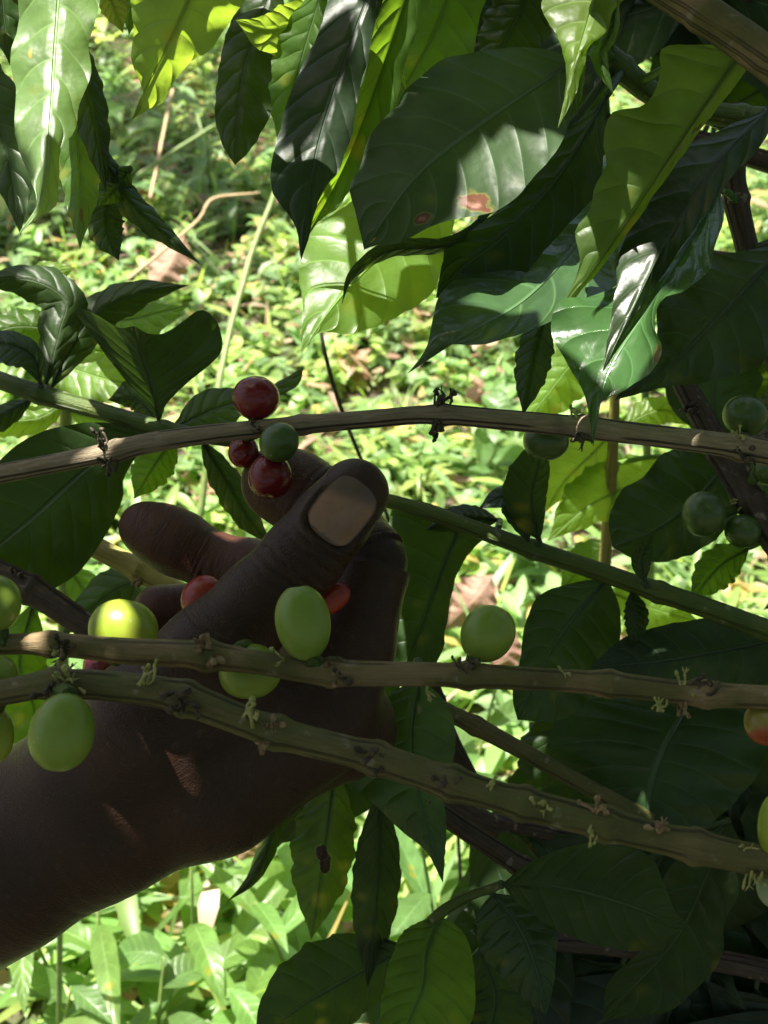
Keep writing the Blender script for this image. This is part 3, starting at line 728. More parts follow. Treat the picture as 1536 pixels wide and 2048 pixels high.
cherry(B3.o, 1556, 1772, 244, 84, 90, C_PAL, 180, (1545, 1730, 242), 'pale mealy cherry', seed=20)
# picked cherries lying in the fingers: loose things
for (px, py, d, w, h, m, lb, sd) in ((408, 1196, 350, 88, 92, C_RED2, 'bright red picked cherry held in the curled fingers, left of the thumb', 31),
                                     (662, 1196, 310, 60, 84, C_RED2, 'picked red cherry wedged between the thumb and the bent forefinger', 32),
                                     (208, 1338, 352, 90, 84, C_RED, 'dusky red picked cherry under the tan branch, beside the heel of the thumb', 33)):
    o = cherry(None, px, py, d, w, h, m, 30 * sd, None, None, 'coffee_cherry', seed=sd)
    tag(o, lb, 'cherry', 'picked cherries')

# ---- dried flowers and buds at the nodes
for i, (br, px, py, d, n, sp, m, nm, dr, sz) in enumerate((
    (B1, 203, 888, 326, 6, 3.6, CALYX_D, 'dried_flower', (-.4, -.8), .9), (B1, 218, 945, 324, 9, 3.6, CALYX_D, 'dried_flower', (-.1, .7), .9),
    (B1, 512, 858, 325, 4, 2.4, CALYX_D, 'dried_flower', (.3, -.5), .8), (B1, 878, 796, 326, 9, 4.2, CALYX_D, 'dried_flower', (0, -.6), 1.0),
    (B1, 872, 868, 324, 9, 4.2, CALYX_D, 'dried_flower', (0, .8), 1.0), (B1, 1152, 822, 324, 7, 3.2, CALYX_G, 'flower_bud', (0, -.6), .8),
    (B1, 1160, 878, 322, 9, 3.4, CALYX_D, 'dried_flower', (0, .4), 1.1), (B1, 1470, 868, 316, 7, 3.4, CALYX_G, 'flower_bud', (0, -.3), .9),
    (B1, 1482, 905, 314, 6, 3.0, CALYX_D, 'dried_flower', (0, .3), .9),
    (B2, 104, 1292, 264, 8, 3.2, CALYX_D, 'dried_flower', (.2, .2), 1.0), (B2, 96, 1330, 262, 4, 3.4, CALYX_G, 'flower_bud', (0, .8), 1.2),
    (B2, 402, 1285, 262, 8, 2.8, CALYX_B, 'dried_flower', (.2, -.5), 1.3), (B2, 415, 1312, 261, 6, 2.4, CALYX_B, 'dried_flower', (.2, .2), 1.2),
    (B2, 658, 1348, 260, 6, 2.6, CALYX_B, 'dried_flower', (.4, 0), .9), (B2, 672, 1352, 260, 4, 2.0, CALYX_D, 'dried_flower', (.4, 0), 1.1),
    (B2, 565, 1292, 264, 2, 4.6, CALYX_G, 'bract', (-1.2, -.5), .9), (B2, 930, 1325, 261, 6, 2.8, CALYX_D, 'dried_flower', (-.3, -.8), .9),
    (B2, 845, 1390, 264, 2, 3.0, CALYX_G, 'flower_bud', (0, 1), .8), (B2, 1378, 1350, 258, 4, 2.6, CALYX_G, 'flower_bud', (0, -.8), .9),
    (B2, 1402, 1360, 258, 5, 2.4, CALYX_D, 'dried_flower', (.3, -.6), 1.0), (B2, 1328, 1420, 258, 5, 3.0, CALYX_G, 'flower_bud', (0, .9), .9),
    (B2, 1370, 1432, 258, 4, 3.0, CALYX_B, 'dried_flower', (0, .9), .8), (B2, 1140, 1338, 260, 2, 2.0, CALYX_G, 'flower_bud', (0, -.9), .7),
    (B3, 110, 1352, 248, 6, 3.6, CALYX_G, 'flower_bud', (.2, -.5), 1.3), (B3, 135, 1392, 246, 4, 3.8, CALYX_G, 'flower_bud', (.8, .5), 1.2),
    (B3, 85, 1380, 246, 6, 2.6, CALYX_D, 'dried_flower', (0, 0), 1.2), (B3, 290, 1345, 250, 5, 4.0, CALYX_G, 'flower_bud', (.6, -.9), 1.2),
    (B3, 352, 1395, 247, 9, 3.0, CALYX_D, 'dried_flower', (0, 0), 1.2), (B3, 366, 1412, 247, 6, 2.6, CALYX_D, 'dried_flower', (0, .5), 1.1),
    (B3, 508, 1420, 247, 6, 3.8, CALYX_G, 'flower_bud', (0, -.9), 1.25), (B3, 545, 1462, 246, 6, 2.4, CALYX_B, 'dried_flower', (.2, -.3), .9),
    (B3, 518, 1500, 246, 5, 2.6, CALYX_B, 'dried_flower', (0, .9), .9), (B3, 740, 1510, 245, 6, 2.6, CALYX_D, 'dried_flower', (0, 0), 1.0),
    (B3, 892, 1562, 243, 4, 2.2, CALYX_D, 'dried_flower', (0, 0), .9), (B3, 990, 1560, 243, 2, 2.6, CALYX_G, 'flower_bud', (0, -1), 1.0),
    (B3, 1078, 1605, 242, 6, 3.0, CALYX_G, 'flower_bud', (.4, .2), .9), (B3, 1196, 1603, 240, 4, 2.6, CALYX_B, 'dried_flower', (0, -.9), 1.1),
    (B3, 1188, 1694, 240, 6, 3.2, CALYX_G, 'flower_bud', (0, .9), 1.0), (B3, 1340, 1648, 239, 5, 2.8, CALYX_B, 'dried_flower', (0, -.7), 1.1),
    (B3, 1500, 1688, 238, 3, 2.4, CALYX_G, 'flower_bud', (0, -.7), .9), (B3, 1512, 1752, 240, 8, 2.8, CALYX_G, 'flower_bud', (0, .3), .7),
    (B6, 42, 1140, 370, 5, 3.0, CALYX_D, 'dried_flower', (0, -.7), 1.0), (B7, 272, 1160, 408, 4, 2.6, CALYX_B, 'dried_flower', (0, .8), 1.0),
    (B12, 1470, 1005, 386, 6, 3.0, CALYX_G, 'flower_bud', (-.3, .3), .9), (B12, 1390, 815, 392, 7, 3.6, CALYX_D, 'dried_flower', (-.5, 0), 1.0))):
    cluster(br, px, py, d, n, sp, m, nm, 100 + i, dr, sz)

# ------------------------------------------------------------------ leaves, base -> tip; edges are widths or outlines
# top left
U1.leaf([(128, -150, 322), (112, 60, 318), (100, 250, 310), (84, 390, 302), (35, 472, 296)], [(205, -60), (196, 20), (178, 90), (182, 150), (160, 205), (150, 260), (122, 300), (118, 360), (112, 410), (70, 440)],
        [(40, -60), (38, 40), (20, 115), (32, 180), (28, 240), (38, 300), (55, 345), (72, 390), (70, 425)], L_A, 4, 5, wave=.8, seed=1, label='pale sunlit wavy leaf')
U1.leaf([(20, -200, 340), (5, -20, 342), (20, 130, 344)], 60, 55, DK, 3, 3)
U1.leaf([(-70, 60, 346), (10, 290, 344), (42, 472, 340)], 62, 48, DK, -3, 4)
U1.leaf([(130, 20, 334), (185, 230, 332), (212, 385, 328)], 34, 40, DK, 4, 3)
U1b.leaf([(135, 150, 342), (158, 330, 340), (160, 500, 336)], 45, 40, L_04, 4, 3)
U1b.leaf([(170, 240, 352), (250, 390, 352), (402, 530, 350)], 24, 30, DK, 4, 3)
U1b.leaf([(262, 338, 354), (236, 370, 352), (196, 412, 348)], 28, 34, MD, 3, 3)
U1b.leaf([(222, 370, 356), (212, 450, 356), (238, 522, 354)], 36, 40, DK, 4, 3)
U1.leaf([(195, -60, 330), (225, 10, 332), (246, 66, 334)], 30, 28, YL, 3, 3)
U1.leaf([(285, -80, 336), (265, 0, 338), (258, 70, 338)], 30, 26, MD, 3, 3)
U1.leaf([(440, -190, 268), (385, -20, 282), (325, 110, 300), (285, 190, 314), (264, 240, 324)], [(560, -80), (500, -10), (455, 50), (420, 100), (380, 125), (350, 160), (325, 205), (285, 226)], [(300, -110), (262, -10), (268, 60), (262, 120), (283, 170), (285, 210)], YG, -4, 6, wave=.7, seed=5)
U2.leaf([(720, 20, 356), (620, 40, 352), (540, 60, 348), (470, 40, 346)], 66, 48, YG, 6, -5, wave=.8)
U2.leaf([(560, -60, 366), (505, 80, 362), (480, 180, 358), (470, 330, 352)], [(570, 40), (556, 130), (540, 230), (500, 300)], [(490, -10), (452, 70), (436, 150), (430, 230), (445, 290)], DK, 3, 3)
U2.leaf([(650, -40, 342), (600, 130, 346), (556, 300, 350)], 50, 56, MD, -3, 5)
U2.leaf([(770, -100, 316), (690, 120, 306), (632, 310, 300), (602, 522, 298)], [(800, -40), (768, 20), (738, 110), (722, 170), (706, 250), (688, 320), (640, 395), (622, 460)], [(670, -30), (640, 60), (600, 140), (570, 220), (545, 320), (545, 385), (590, 450)], BL, 3, 4, wave=.6, seed=8, label='long blue-green shaded leaf')
U2.leaf([(850, -110, 300), (770, 120, 314), (690, 330, 328), (598, 500, 340)], [(870, -30), (838, 50), (810, 130), (790, 210), (740, 320), (680, 410), (640, 440)], [(790, -60), (745, 70), (730, 150), (700, 230), (690, 290), (650, 370), (625, 430)], MD, -3, -5, wave=.9, seed=9)
U2.leaf([(930, -110, 340), (870, 60, 346), (800, 190, 350), (735, 285, 352)], [(990, -60), (960, 30), (945, 110), (900, 160), (830, 230)], [(850, -60), (800, 40), (770, 130), (745, 200)], MD, -4, 5, seed=10)
U2.leaf([(790, 90, 330), (795, 150, 328), (815, 192, 326)], 14, 16, YG, 3, 3)
U3.leaf([(1080, -60, 362), (1020, 60, 364), (960, 170, 364)], 75, 60, DK, 4, 4)
# the big scorched leaf, the dark one below it
U3.leaf([(1158, 118, 326), (980, 235, 312), (850, 335, 303), (778, 425, 297), (728, 500, 292)], [(1080, 96), (1000, 97), (930, 108), (880, 122), (812, 180), (790, 215), (740, 270), (722, 330), (700, 375), (712, 430), (722, 470)][::1],
        [(1148, 200), (1130, 270), (1090, 330), (1030, 395), (985, 425), (900, 440), (860, 455), (800, 485), (755, 490)], L_16, 9, -5, wave=.5, seed=12, nv=16, label='big dark leaf with two scorched brown spots and a sun patch')
U3.leaf([(1215, 190, 336), (1120, 350, 330), (1010, 470, 322), (930, 530, 316), (872, 596, 312)], [(1060, 330), (990, 425), (900, 480), (885, 520)], [(1210, 280), (1195, 380), (1145, 440), (1090, 500), (1040, 560), (980, 590), (920, 590)], DK, 4, -3, wave=.5, seed=13)
U3.leaf([(960, 440, 322), (890, 490, 317), (780, 500, 313), (705, 550, 310), (684, 607, 308)], 16, 20, DK, 5, -4, wave=.6)
U3.leaf([(930, 330, 366), (850, 430, 360), (740, 530, 350), (660, 620, 342), (602, 708, 338)], [(800, 330), (680, 420), (610, 470), (598, 540), (605, 610)], [(905, 460), (890, 520), (860, 590), (780, 640), (700, 668), (640, 665)], YG, 8, 1, wave=.7, seed=14)
U4.leaf([(1330, 240, 354), (1190, 440, 337), (1060, 590, 311), (930, 670, 297), (816, 746, 291)], [(1180, 330), (1040, 450), (950, 520), (882, 585), (866, 640), (850, 700)], [(1380, 330), (1330, 430), (1260, 540), (1180, 610), (1110, 640), (1040, 668), (960, 690), (880, 690)], L_18, 15, -4, wave=.6, seed=15, nv=16)
# twisted bright leaf at the top, tall olive leaf, folded ones
U3.leaf([(1200, -110, 296), (1185, 10, 288), (1158, 100, 282), (1140, 160, 281), (1116, 256, 280)], [(1275, -40), (1228, 20), (1212, 65), (1180, 90), (1168, 130), (1150, 190)], [(1110, -50), (1083, 10), (1100, 50), (1118, 80), (1132, 140), (1128, 200)], YG, 3, 4, wave=.4, seed=16)
U3.leaf([(1235, -20, 292), (1222, 60, 290), (1200, 110, 288), (1228, 192, 288)], 16, 22, MD, 4, 3)
U3.leaf([(1178, 70, 288), (1160, 130, 287), (1154, 232, 286)], 12, 12, MD, 2, 2)
U3.leaf([(1488, 90, 288), (1400, 220, 294), (1300, 370, 302), (1220, 490, 308), (1112, 640, 312)], [(1500, 130), (1420, 235), (1330, 360), (1260, 460), (1190, 550)], [(1400, 90), (1325, 95), (1320, 150), (1290, 210), (1222, 225), (1208, 280), (1212, 330), (1190, 370), (1180, 420), (1150, 462), (1160, 520), (1140, 580)], L_22, 5, 2, wave=.5, seed=17, label='tall olive translucent leaf with dark spots')
U4.leaf([(1540, 215, 334), (1440, 320, 321), (1340, 470, 310), (1270, 610, 303), (1205, 745, 299)], [(1440, 260), (1350, 310), (1290, 400), (1240, 500), (1232, 570), (1215, 680)], [(1530, 280), (1466, 352), (1396, 445), (1356, 505), (1298, 592), (1245, 670)], DKG, 5, 5, wave=.5, seed=18)
U4.leaf([(1440, 380, 333), (1370, 500, 319), (1290, 625, 307), (1215, 750, 299), (1186, 890, 297)], [(1390, 420), (1310, 530), (1190, 590), (1120, 600), (1102, 660), (1130, 720), (1165, 780), (1178, 830)], [(1448, 430), (1428, 500), (1415, 545), (1370, 580), (1325, 600), (1308, 650), (1325, 700), (1300, 745), (1250, 780), (1200, 810)], leaf_mat('leaf_glossy_bright', (.045, .105, .030), (.18, .36, .03), .3, .2, .3, [(.62, .97, .03, 'o')], spec=.7), 3, -15, wave=.5, seed=19, nv=16)
U4.leaf([(1580, 480, 362), (1450, 620, 352), (1340, 730, 346), (1230, 800, 340)], [(1500, 500), (1400, 520), (1320, 600), (1310, 680), (1260, 750)], [(1590, 620), (1530, 720), (1430, 760), (1330, 775), (1270, 790)], DKG, 4, 4, seed=20)
U4.leaf([(1095, 610, 346), (1068, 710, 342), (1046, 832, 338)], 38, 36, DK, 4, 4, att=(1200, 560, 372))
# middle right
B4.leaf([(1080, 1084, 380), (1062, 1000, 372), (1075, 930, 366), (1092, 862, 364)], 58, 32, DK, 4, 4, wave=.4, att=(1066, 1096, 384))
B4.leaf([(1058, 1086, 382), (1036, 1030, 380), (1008, 996, 378), (955, 1018, 380)], 26, 30, BL, -5, 5, wave=.4, att=(1058, 1096, 384))
B4.leaf([(1000, 1040, 392), (920, 1035, 394), (850, 1060, 396)], 32, 26, DK, 5, 5, wave=.5)
B4.leaf([(930, 1030, 402), (890, 1120, 404), (850, 1230, 404), (790, 1370, 402)], [(985, 1060), (935, 1110), (905, 1180), (892, 1260), (870, 1330)], [(800, 1000), (770, 1100), (760, 1220), (770, 1320)], DK, 5, 4, wave=.5, seed=22)
B4.leaf([(1290, 1165, 372), (1282, 1118, 366), (1306, 1068, 360)], 20, 22, BL, -4, 4, wave=.3, att=(1300, 1178, 376))
B4.leaf([(1215, 1155, 384), (1150, 1230, 386), (1090, 1320, 386), (1035, 1440, 384)], [(1240, 1220), (1236, 1300), (1200, 1380), (1120, 1440)], [(1150, 1165), (1080, 1190), (1050, 1250), (1040, 1320), (1025, 1390)], DKG, 5, 3, wave=.4, seed=23, att=(1240, 1157, 379))
B4.leaf([(1262, 1180, 376), (1272, 1235, 372), (1264, 1295, 370)], 26, 24, DK, 4, 4, att=(1290, 1175, 377))
B12.leaf([(1470, 905, 412), (1390, 1000, 408), (1310, 1060, 404), (1225, 1095, 400)], [(1420, 880), (1330, 905), (1290, 950), (1240, 985), (1218, 1040)], [(1490, 990), (1450, 1060), (1380, 1110), (1290, 1125)], DKG, 3, 6, seed=24)
B12.leaf([(1500, 1095, 410), (1440, 1130, 410), (1380, 1200, 408)], 44, 40, MD, 3, 3)
# right-hand lower group
U5.leaf([(1580, 1275, 388), (1450, 1300, 380), (1320, 1322, 372), (1180, 1335, 366)], [(1560, 1350), (1440, 1400), (1330, 1410), (1250, 1375)], [(1540, 1240), (1430, 1235), (1330, 1250), (1250, 1275), (1205, 1310)], BL, 4, 8, wave=.6, seed=25)
U5.leaf([(1395, 1380, 404), (1335, 1480, 396), (1300, 1580, 390), (1292, 1700, 386)], [(1500, 1400), (1540, 1480), (1500, 1570), (1430, 1640), (1370, 1680)], [(1250, 1385), (1130, 1420), (1100, 1490), (1150, 1570), (1220, 1620), (1260, 1670)], DKG, 8, 8, wave=.6, seed=26, nv=16)
U5.leaf([(1130, 1400, 426), (1130, 1520, 424), (1180, 1640, 420)], 100, 90, DK, 5, 5)
U6.leaf([(1004, 1768, 342), (1130, 1776, 334), (1260, 1812, 326), (1335, 1840, 322), (1378, 1852, 320)], [(1060, 1725), (1150, 1690), (1240, 1692), (1300, 1712), (1325, 1760), (1350, 1820)], [(1040, 1810), (1120, 1862), (1200, 1892), (1280, 1902), (1320, 1900), (1345, 1870)], DK, 5, -2, wave=.35, seed=27, nv=16)
U6.leaf([(985, 1785, 350), (1040, 1860, 346), (1072, 1940, 342), (1092, 2030, 340)], [(1060, 1800), (1110, 1850), (1112, 1920), (1104, 1990)], [(955, 1830), (960, 1900), (990, 1940), (1040, 1990)], DKG, 4, 6, wave=.5, seed=28)
U6.leaf([(880, 1830, 352), (850, 1900, 350), (840, 1980, 348), (790, 2100, 346)], [(930, 1870), (950, 1960), (930, 2060)], [(810, 1860), (775, 1940), (760, 2050)], MD, 5, 5, wave=.5, seed=29)
B9.leaf([(1460, 1640, 372), (1410, 1760, 368), (1350, 1880, 364), (1205, 2040, 360)], [(1500, 1740), (1450, 1840), (1440, 1920), (1340, 2020)], [(1370, 1700), (1310, 1790), (1300, 1880), (1220, 1960)], DK, -5, 5, wave=.6, seed=30)
B3b = U7
U7.leaf([(840, 1350, 362), (822, 1480, 356), (840, 1600, 352), (886, 1766, 348)], [(900, 1420), (910, 1500), (888, 1580), (893, 1660)], [(770, 1400), (735, 1480), (690, 1560), (745, 1605), (800, 1660), (850, 1700)], L_47, 3, 6, wave=.5, seed=31, att=(835, 1320, 366))
U7.leaf([(668, 1530, 400), (655, 1640, 402), (640, 1760, 404), (622, 1880, 406)], 62, 66, L_48, 6, 5, wave=.9, seed=32, label='hanging dark leaf with a brown blotch')
U7.leaf([(760, 1575, 392), (758, 1720, 396), (748, 1850, 398), (735, 1975, 400)], 46, 52, DK, 5, 5, wave=.6, seed=33)
U7.leaf([(570, 1500, 398), (548, 1650, 400), (510, 1750, 402), (452, 1806, 404)], 20, 22, DK, 4, 4, wave=.6)
U6.leaf([(820, 1890, 398), (690, 1960, 402), (590, 2020, 404), (500, 2100, 406)], 84, 100, DK, 6, 5, wave=.5, seed=34)
U6.leaf([(960, 1900, 402), (990, 2000, 402), (960, 2120, 402)], 80, 70, DK, 5, 5)
# left middle
B5.leaf([(318, 846, 388), (302, 770, 378), (280, 700, 364), (268, 652, 352)], [(300, 815), (250, 760), (190, 680), (150, 618), (190, 628), (235, 655)], [(332, 810), (370, 770), (430, 720), (445, 690), (434, 645), (400, 620), (340, 662), (300, 668)], BL, -4, -6, wave=.25, seed=40, att=(320, 856, 389), nv=16)
B5.leaf([(338, 862, 392), (430, 818, 398), (520, 790, 404), (608, 733, 408)], [(390, 790), (450, 775), (520, 780), (570, 755)], [(400, 868), (460, 858), (490, 825), (590, 775)], DK, 5, -3, wave=.4, seed=41)
B5.leaf([(320, 852, 396), (275, 800, 400), (215, 800, 404)], 24, 44, DK, 4, 4)
B5.leaf([(82, 770, 390), (62, 712, 386), (0, 688, 380), (-90, 700, 376)], 40, 30, BL, -5, 6, wave=.4, att=(78, 786, 393))
B5.leaf([(90, 775, 398), (120, 660, 402), (130, 600, 404), (60, 560, 404), (-60, 560, 402)], 50, 40, DK, 4, 6)
B5.leaf([(100, 780, 400), (180, 640, 410), (270, 588, 414), (378, 570, 416)], 36, 44, DK, 5, 6, wave=1.0, seed=43)
B5.leaf([(70, 795, 398), (-20, 840, 400), (-120, 850, 400)], 30, 24, DK, 4, 4)
B5.leaf([(310, 864, 392), (190, 925, 390), (70, 1030, 388), (-50, 1130, 386)], [(250, 950), (245, 1000), (205, 1080), (150, 1150), (60, 1190)], [(270, 850), (180, 845), (80, 865), (0, 920), (-60, 1020)], DKG, 8, -4, wave=.4, seed=44, nv=16)
B5.leaf([(352, 872, 394), (310, 930, 396), (268, 998, 398)], 40, 44, MD, 4, 4)
B5.leaf([(400, 875, 402), (470, 990, 404), (500, 1040, 404), (548, 1096, 404)], 30, 34, DK, 4, 4)
B7.leaf([(372, 1200, 418), (290, 1165, 424), (215, 1190, 430), (120, 1275, 434)], 48, 46, DK, 4, 5, wave=.6)
B6.leaf([(70, 1200, 392), (40, 1330, 398), (70, 1430, 402), (40, 1560, 404)], 60, 66, MD, 4, 4)

# ------------------------------------------------------------------ ground, weeds, shrub interior
def ground_at(px, py, z=0.0):
    d = camc((px, py, 1000.)) @ CM; t = (z - CAM_H) / d[2]; return CO + d * t
def soil_mat():
    N = NT('leaf_litter_soil'); co = N.n('ShaderNodeTexCoord').outputs['Object']
    nz = N.noise(9, 6, co); fi = N.noise(70, 5, co)
    b = N.mix(N.step(fi, .35, .65), (.035, .025, .016), (.13, .095, .06))
    b = N.mix(N.step(nz, .45, .62), b, (.06, .09, .025))
    N.t.links.new(b, N.b.inputs['Base Color']); N.b.inputs['Roughness'].default_value = .9
    N.t.links.new(N.bump(fi, .9, .02), N.b.inputs['Normal']); return N.m
g = 90
xs = np.sign(np.linspace(-1, 1, g)) * np.abs(np.linspace(-1, 1, g)) ** 3 * 150
X, Y = np.meshgrid(xs, xs, indexing='ij'); Z = .012 * np.sin(X * 9) * np.cos(Y * 7 + 1)
gv = np.stack([X, Y + 2, Z], -1).reshape(-1, 3)
go = obj('ground', gv, [(i * g + j, (i + 1) * g + j, (i + 1) * g + j + 1, i * g + j + 1) for i in range(g - 1) for j in range(g - 1)], soil_mat())
tag(go, kind='structure')

def weed_mat(name, tf=.4):
    N = NT(name); at = N.n('ShaderNodeAttribute', attribute_name='tint'); c = at.outputs['Color']
    co = N.n('ShaderNodeTexCoord').outputs['Object']; nz = N.noise(120, 3, co)
    hs = N.n('ShaderNodeHueSaturation'); N.t.links.new(c, hs.inputs['Color']); N.set(hs.inputs['Value'], N.math('MULTIPLY_ADD', nz, .6, .9))
    N.t.links.new(hs.outputs[0], N.b.inputs['Base Color']); N.b.inputs['Roughness'].default_value = .42
    tr = N.n('ShaderNodeBsdfTranslucent'); h2 = N.n('ShaderNodeHueSaturation'); N.t.links.new(c, h2.inputs['Color']); h2.inputs['Value'].default_value = 2.6; h2.inputs['Saturation'].default_value = 1.15
    N.t.links.new(h2.outputs[0], tr.inputs[0])
    mx = N.n('ShaderNodeMixShader'); mx.inputs[0].default_value = tf
    N.t.links.new(N.b.outputs[0], mx.inputs[1]); N.t.links.new(tr.outputs[0], mx.inputs[2]); N.t.links.new(mx.outputs[0], N.out.inputs[0])
    return N.m
WEED = weed_mat('weed_leaves')
TT = np.array([0, .22, .5, .78, 1.0]); TW = np.array([.12, .75, 1.0, .6, .0])
def scatter_leaves(C, az, el, Ln, Wd, droop, fold, tint):
    """vectorised leaf blades: 5 stations x 3 columns"""
    n = len(C); h = np.stack([np.cos(az), np.sin(az), 0 * az], 1); up = np.array([0, 0, 1.]); sd = np.stack([-np.sin(az), np.cos(az), 0 * az], 1)
    V = np.zeros((n, 5, 3, 3))
    for i, t in enumerate(TT):
        e = el - droop * t
        # centre line by integrating a bending direction
        ce = el - droop * t / 2
        P = C + (h * np.cos(ce)[:, None] + up * np.sin(ce)[:, None]) * (Ln * t)[:, None]
        nrm = -h * np.sin(e)[:, None] + up * np.cos(e)[:, None]
        for j, s in enumerate((-1, 0, 1)):
            V[:, i, j] = P + (sd * s + nrm * (fold * abs(s))[:, None]) * (Wd * TW[i])[:, None]
    base = np.arange(n)[:, None, None] * 15
    q = np.array([[i * 3 + j, i * 3 + j + 1, i * 3 + j + 4, i * 3 + j + 3] for i in range(4) for j in range(2)])
    return V.reshape(-1, 3), (base + q[None]).reshape(-1, 4), np.repeat(tint, 15, 0)
def big_mesh(name, V, Q, tint, mat):
    me = bpy.data.meshes.new(name)
    me.vertices.add(len(V)); me.vertices.foreach_set('co', V.astype(np.float32).ravel())
    me.loops.add(Q.size); me.loops.foreach_set('vertex_index', Q.astype(np.int32).ravel())
    me.polygons.add(len(Q)); me.polygons.foreach_set('loop_start', np.arange(0, Q.size, 4, dtype=np.int32)); 
    me.polygons.foreach_set('use_smooth', np.ones(len(Q), bool))
    me.update(calc_edges=True); me.validate()
    a = me.attributes.new('tint', 'FLOAT_COLOR', 'POINT'); a.data.foreach_set('color', np.hstack([tint, np.ones((len(tint), 1))]).astype(np.float32).ravel())
    me.materials.append(mat); o = bpy.data.objects.new(name, me); col.objects.link(o); return o
def tints(n, dry=.06):
    pal = np.array([(.160, .25, .06), (.21, .31, .085), (.115, .20, .055), (.25, .32, .085), (.18, .28, .115)])
    t = pal[rng.integers(0, len(pal), n)] * rng.uniform(.75, 1.25, (n, 1))
    d = rng.random(n) < dry; t[d] = np.array([(.34, .24, .16), (.38, .30, .10), (.26, .16, .11)])[rng.integers(0, 3, d.sum())] * rng.uniform(.7, 1.3, (d.sum(), 1))
    return t
def cover():
    Vs, Qs, Ts, off = [], [], [], 0
    # (y range, x half-width per metre, plants per m2, leaves per plant, leaf length, height)
    for (y0, y1, dens, nlf, Lm, hm) in ((.30, .95, 1100, 12, .046, .13), (.95, 1.9, 1150, 10, .030, .085), (1.9, 3.2, 600, 9, .036, .12), (3.2, 6.5, 140, 9, .060, .22)):
        xw = lambda y: .40 * np.sqrt(y * y + .7) + .55
        A = (y1 - y0) * 2 * xw(y1); n = int(A * dens)
        y = rng.uniform(y0, y1, n); x = rng.uniform(-1, 1, n) * xw(y1)
        k = (np.abs(x) < xw(y)) & (np.sin(x * 11 + 1.7 * np.sin(y * 9)) * np.sin(y * 13 + 2 * np.sin(x * 6)) + rng.normal(0, .25, n) > -.62); x, y = x[k], y[k]; n = len(x)
        patch = .5 + .5 * np.sin(x * 7 + 2 * np.sin(y * 5)) * np.sin(y * 8 + x * 3)
        hgt = hm * rng.uniform(.3, 1.15, n) * (.6 + .6 * patch)
        lx, ly = rng.normal(0, .3, n), rng.normal(0, .3, n)
        m = n * nlf; pi = np.repeat(np.arange(n), nlf)
        f = rng.uniform(.15, 1.0, m)
        C = np.stack([x[pi] + lx[pi] * hgt[pi] * f, y[pi] + ly[pi] * hgt[pi] * f, hgt[pi] * f], 1)
        broad = (np.sin(x * 3.1 + 1) + np.sin(y * 4.3) + rng.normal(0, .7, n) > .2)[pi]
        Ln = Lm * rng.uniform(.6, 1.5, m) * np.where(broad, .9, 1.4); Wd = Ln * np.where(broad, rng.uniform(.11, .18, m) if y0 < .9 else rng.uniform(.20, .30, m), rng.uniform(.06, .10, m) if y0 < .9 else rng.uniform(.09, .14, m))
        tn = tints(n, .05)[pi] * rng.uniform(.55, 1.3, (m, 1)); dd = rng.random(m) < .04; tn[dd] = tints(dd.sum(), 1.0)
        v, q, t = scatter_leaves(C, rng.uniform(0, 6.283, m), rng.uniform(-.2, .85, m), Ln, Wd, rng.uniform(.2, 1.4, m), rng.uniform(.0, .5, m), tn)
        Vs.append(v); Qs.append(q + off); Ts.append(t); off += len(v)
        g_ = int(n * (1.1 if y0 < .9 else .6)); gw = 1.7 if y0 < .9 else 1.0
        v, q, t = scatter_leaves(np.stack([rng.uniform(-1, 1, g_) * xw(y1), rng.uniform(y0, y1, g_), 0 * np.zeros(g_)], 1), rng.uniform(0, 6.28, g_), rng.uniform(.7, 1.45, g_), hm * rng.uniform(.8, 1.9, g_), rng.uniform(.0012, .0032, g_) * gw, rng.uniform(.3, 2.2, g_), rng.uniform(.1, .6, g_), tints(g_, .14))
        Vs.append(v); Qs.append(q + off); Ts.append(t); off += len(v)
        # stems as thin blades, and litter lying flat
        Ls = hgt * 1.05
        v, q, t = scatter_leaves(np.stack([x, y, 0 * x], 1), np.arctan2(ly, lx), np.full(n, 1.35), Ls, np.full(n, .0016), rng.uniform(0, .3, n), np.full(n, .4), tints(n, .25) * 1.1)
        Vs.append(v); Qs.append(q + off); Ts.append(t); off += len(v)
        k = int(n * .35)
        v, q, t = scatter_leaves(np.stack([rng.uniform(-1, 1, k) * xw(y1), rng.uniform(y0, y1, k), rng.uniform(.005, .05, k)], 1), rng.uniform(0, 6.28, k), rng.uniform(-.1, .4, k), rng.uniform(.5, 1.6, k) * Lm, rng.uniform(.15, .35, k) * Lm, rng.uniform(-.3, .8, k), rng.uniform(0, .5, k), tints(k, 1.0))
        Vs.append(v); Qs.append(q + off); Ts.append(t); off += len(v)
    return np.vstack(Vs), np.vstack(Qs), np.vstack(Ts)
gc = big_mesh('ground_cover', *cover(), WEED)
tag(gc, 'low bright green weeds with scattered dry leaves covering the ground', kind='stuff')

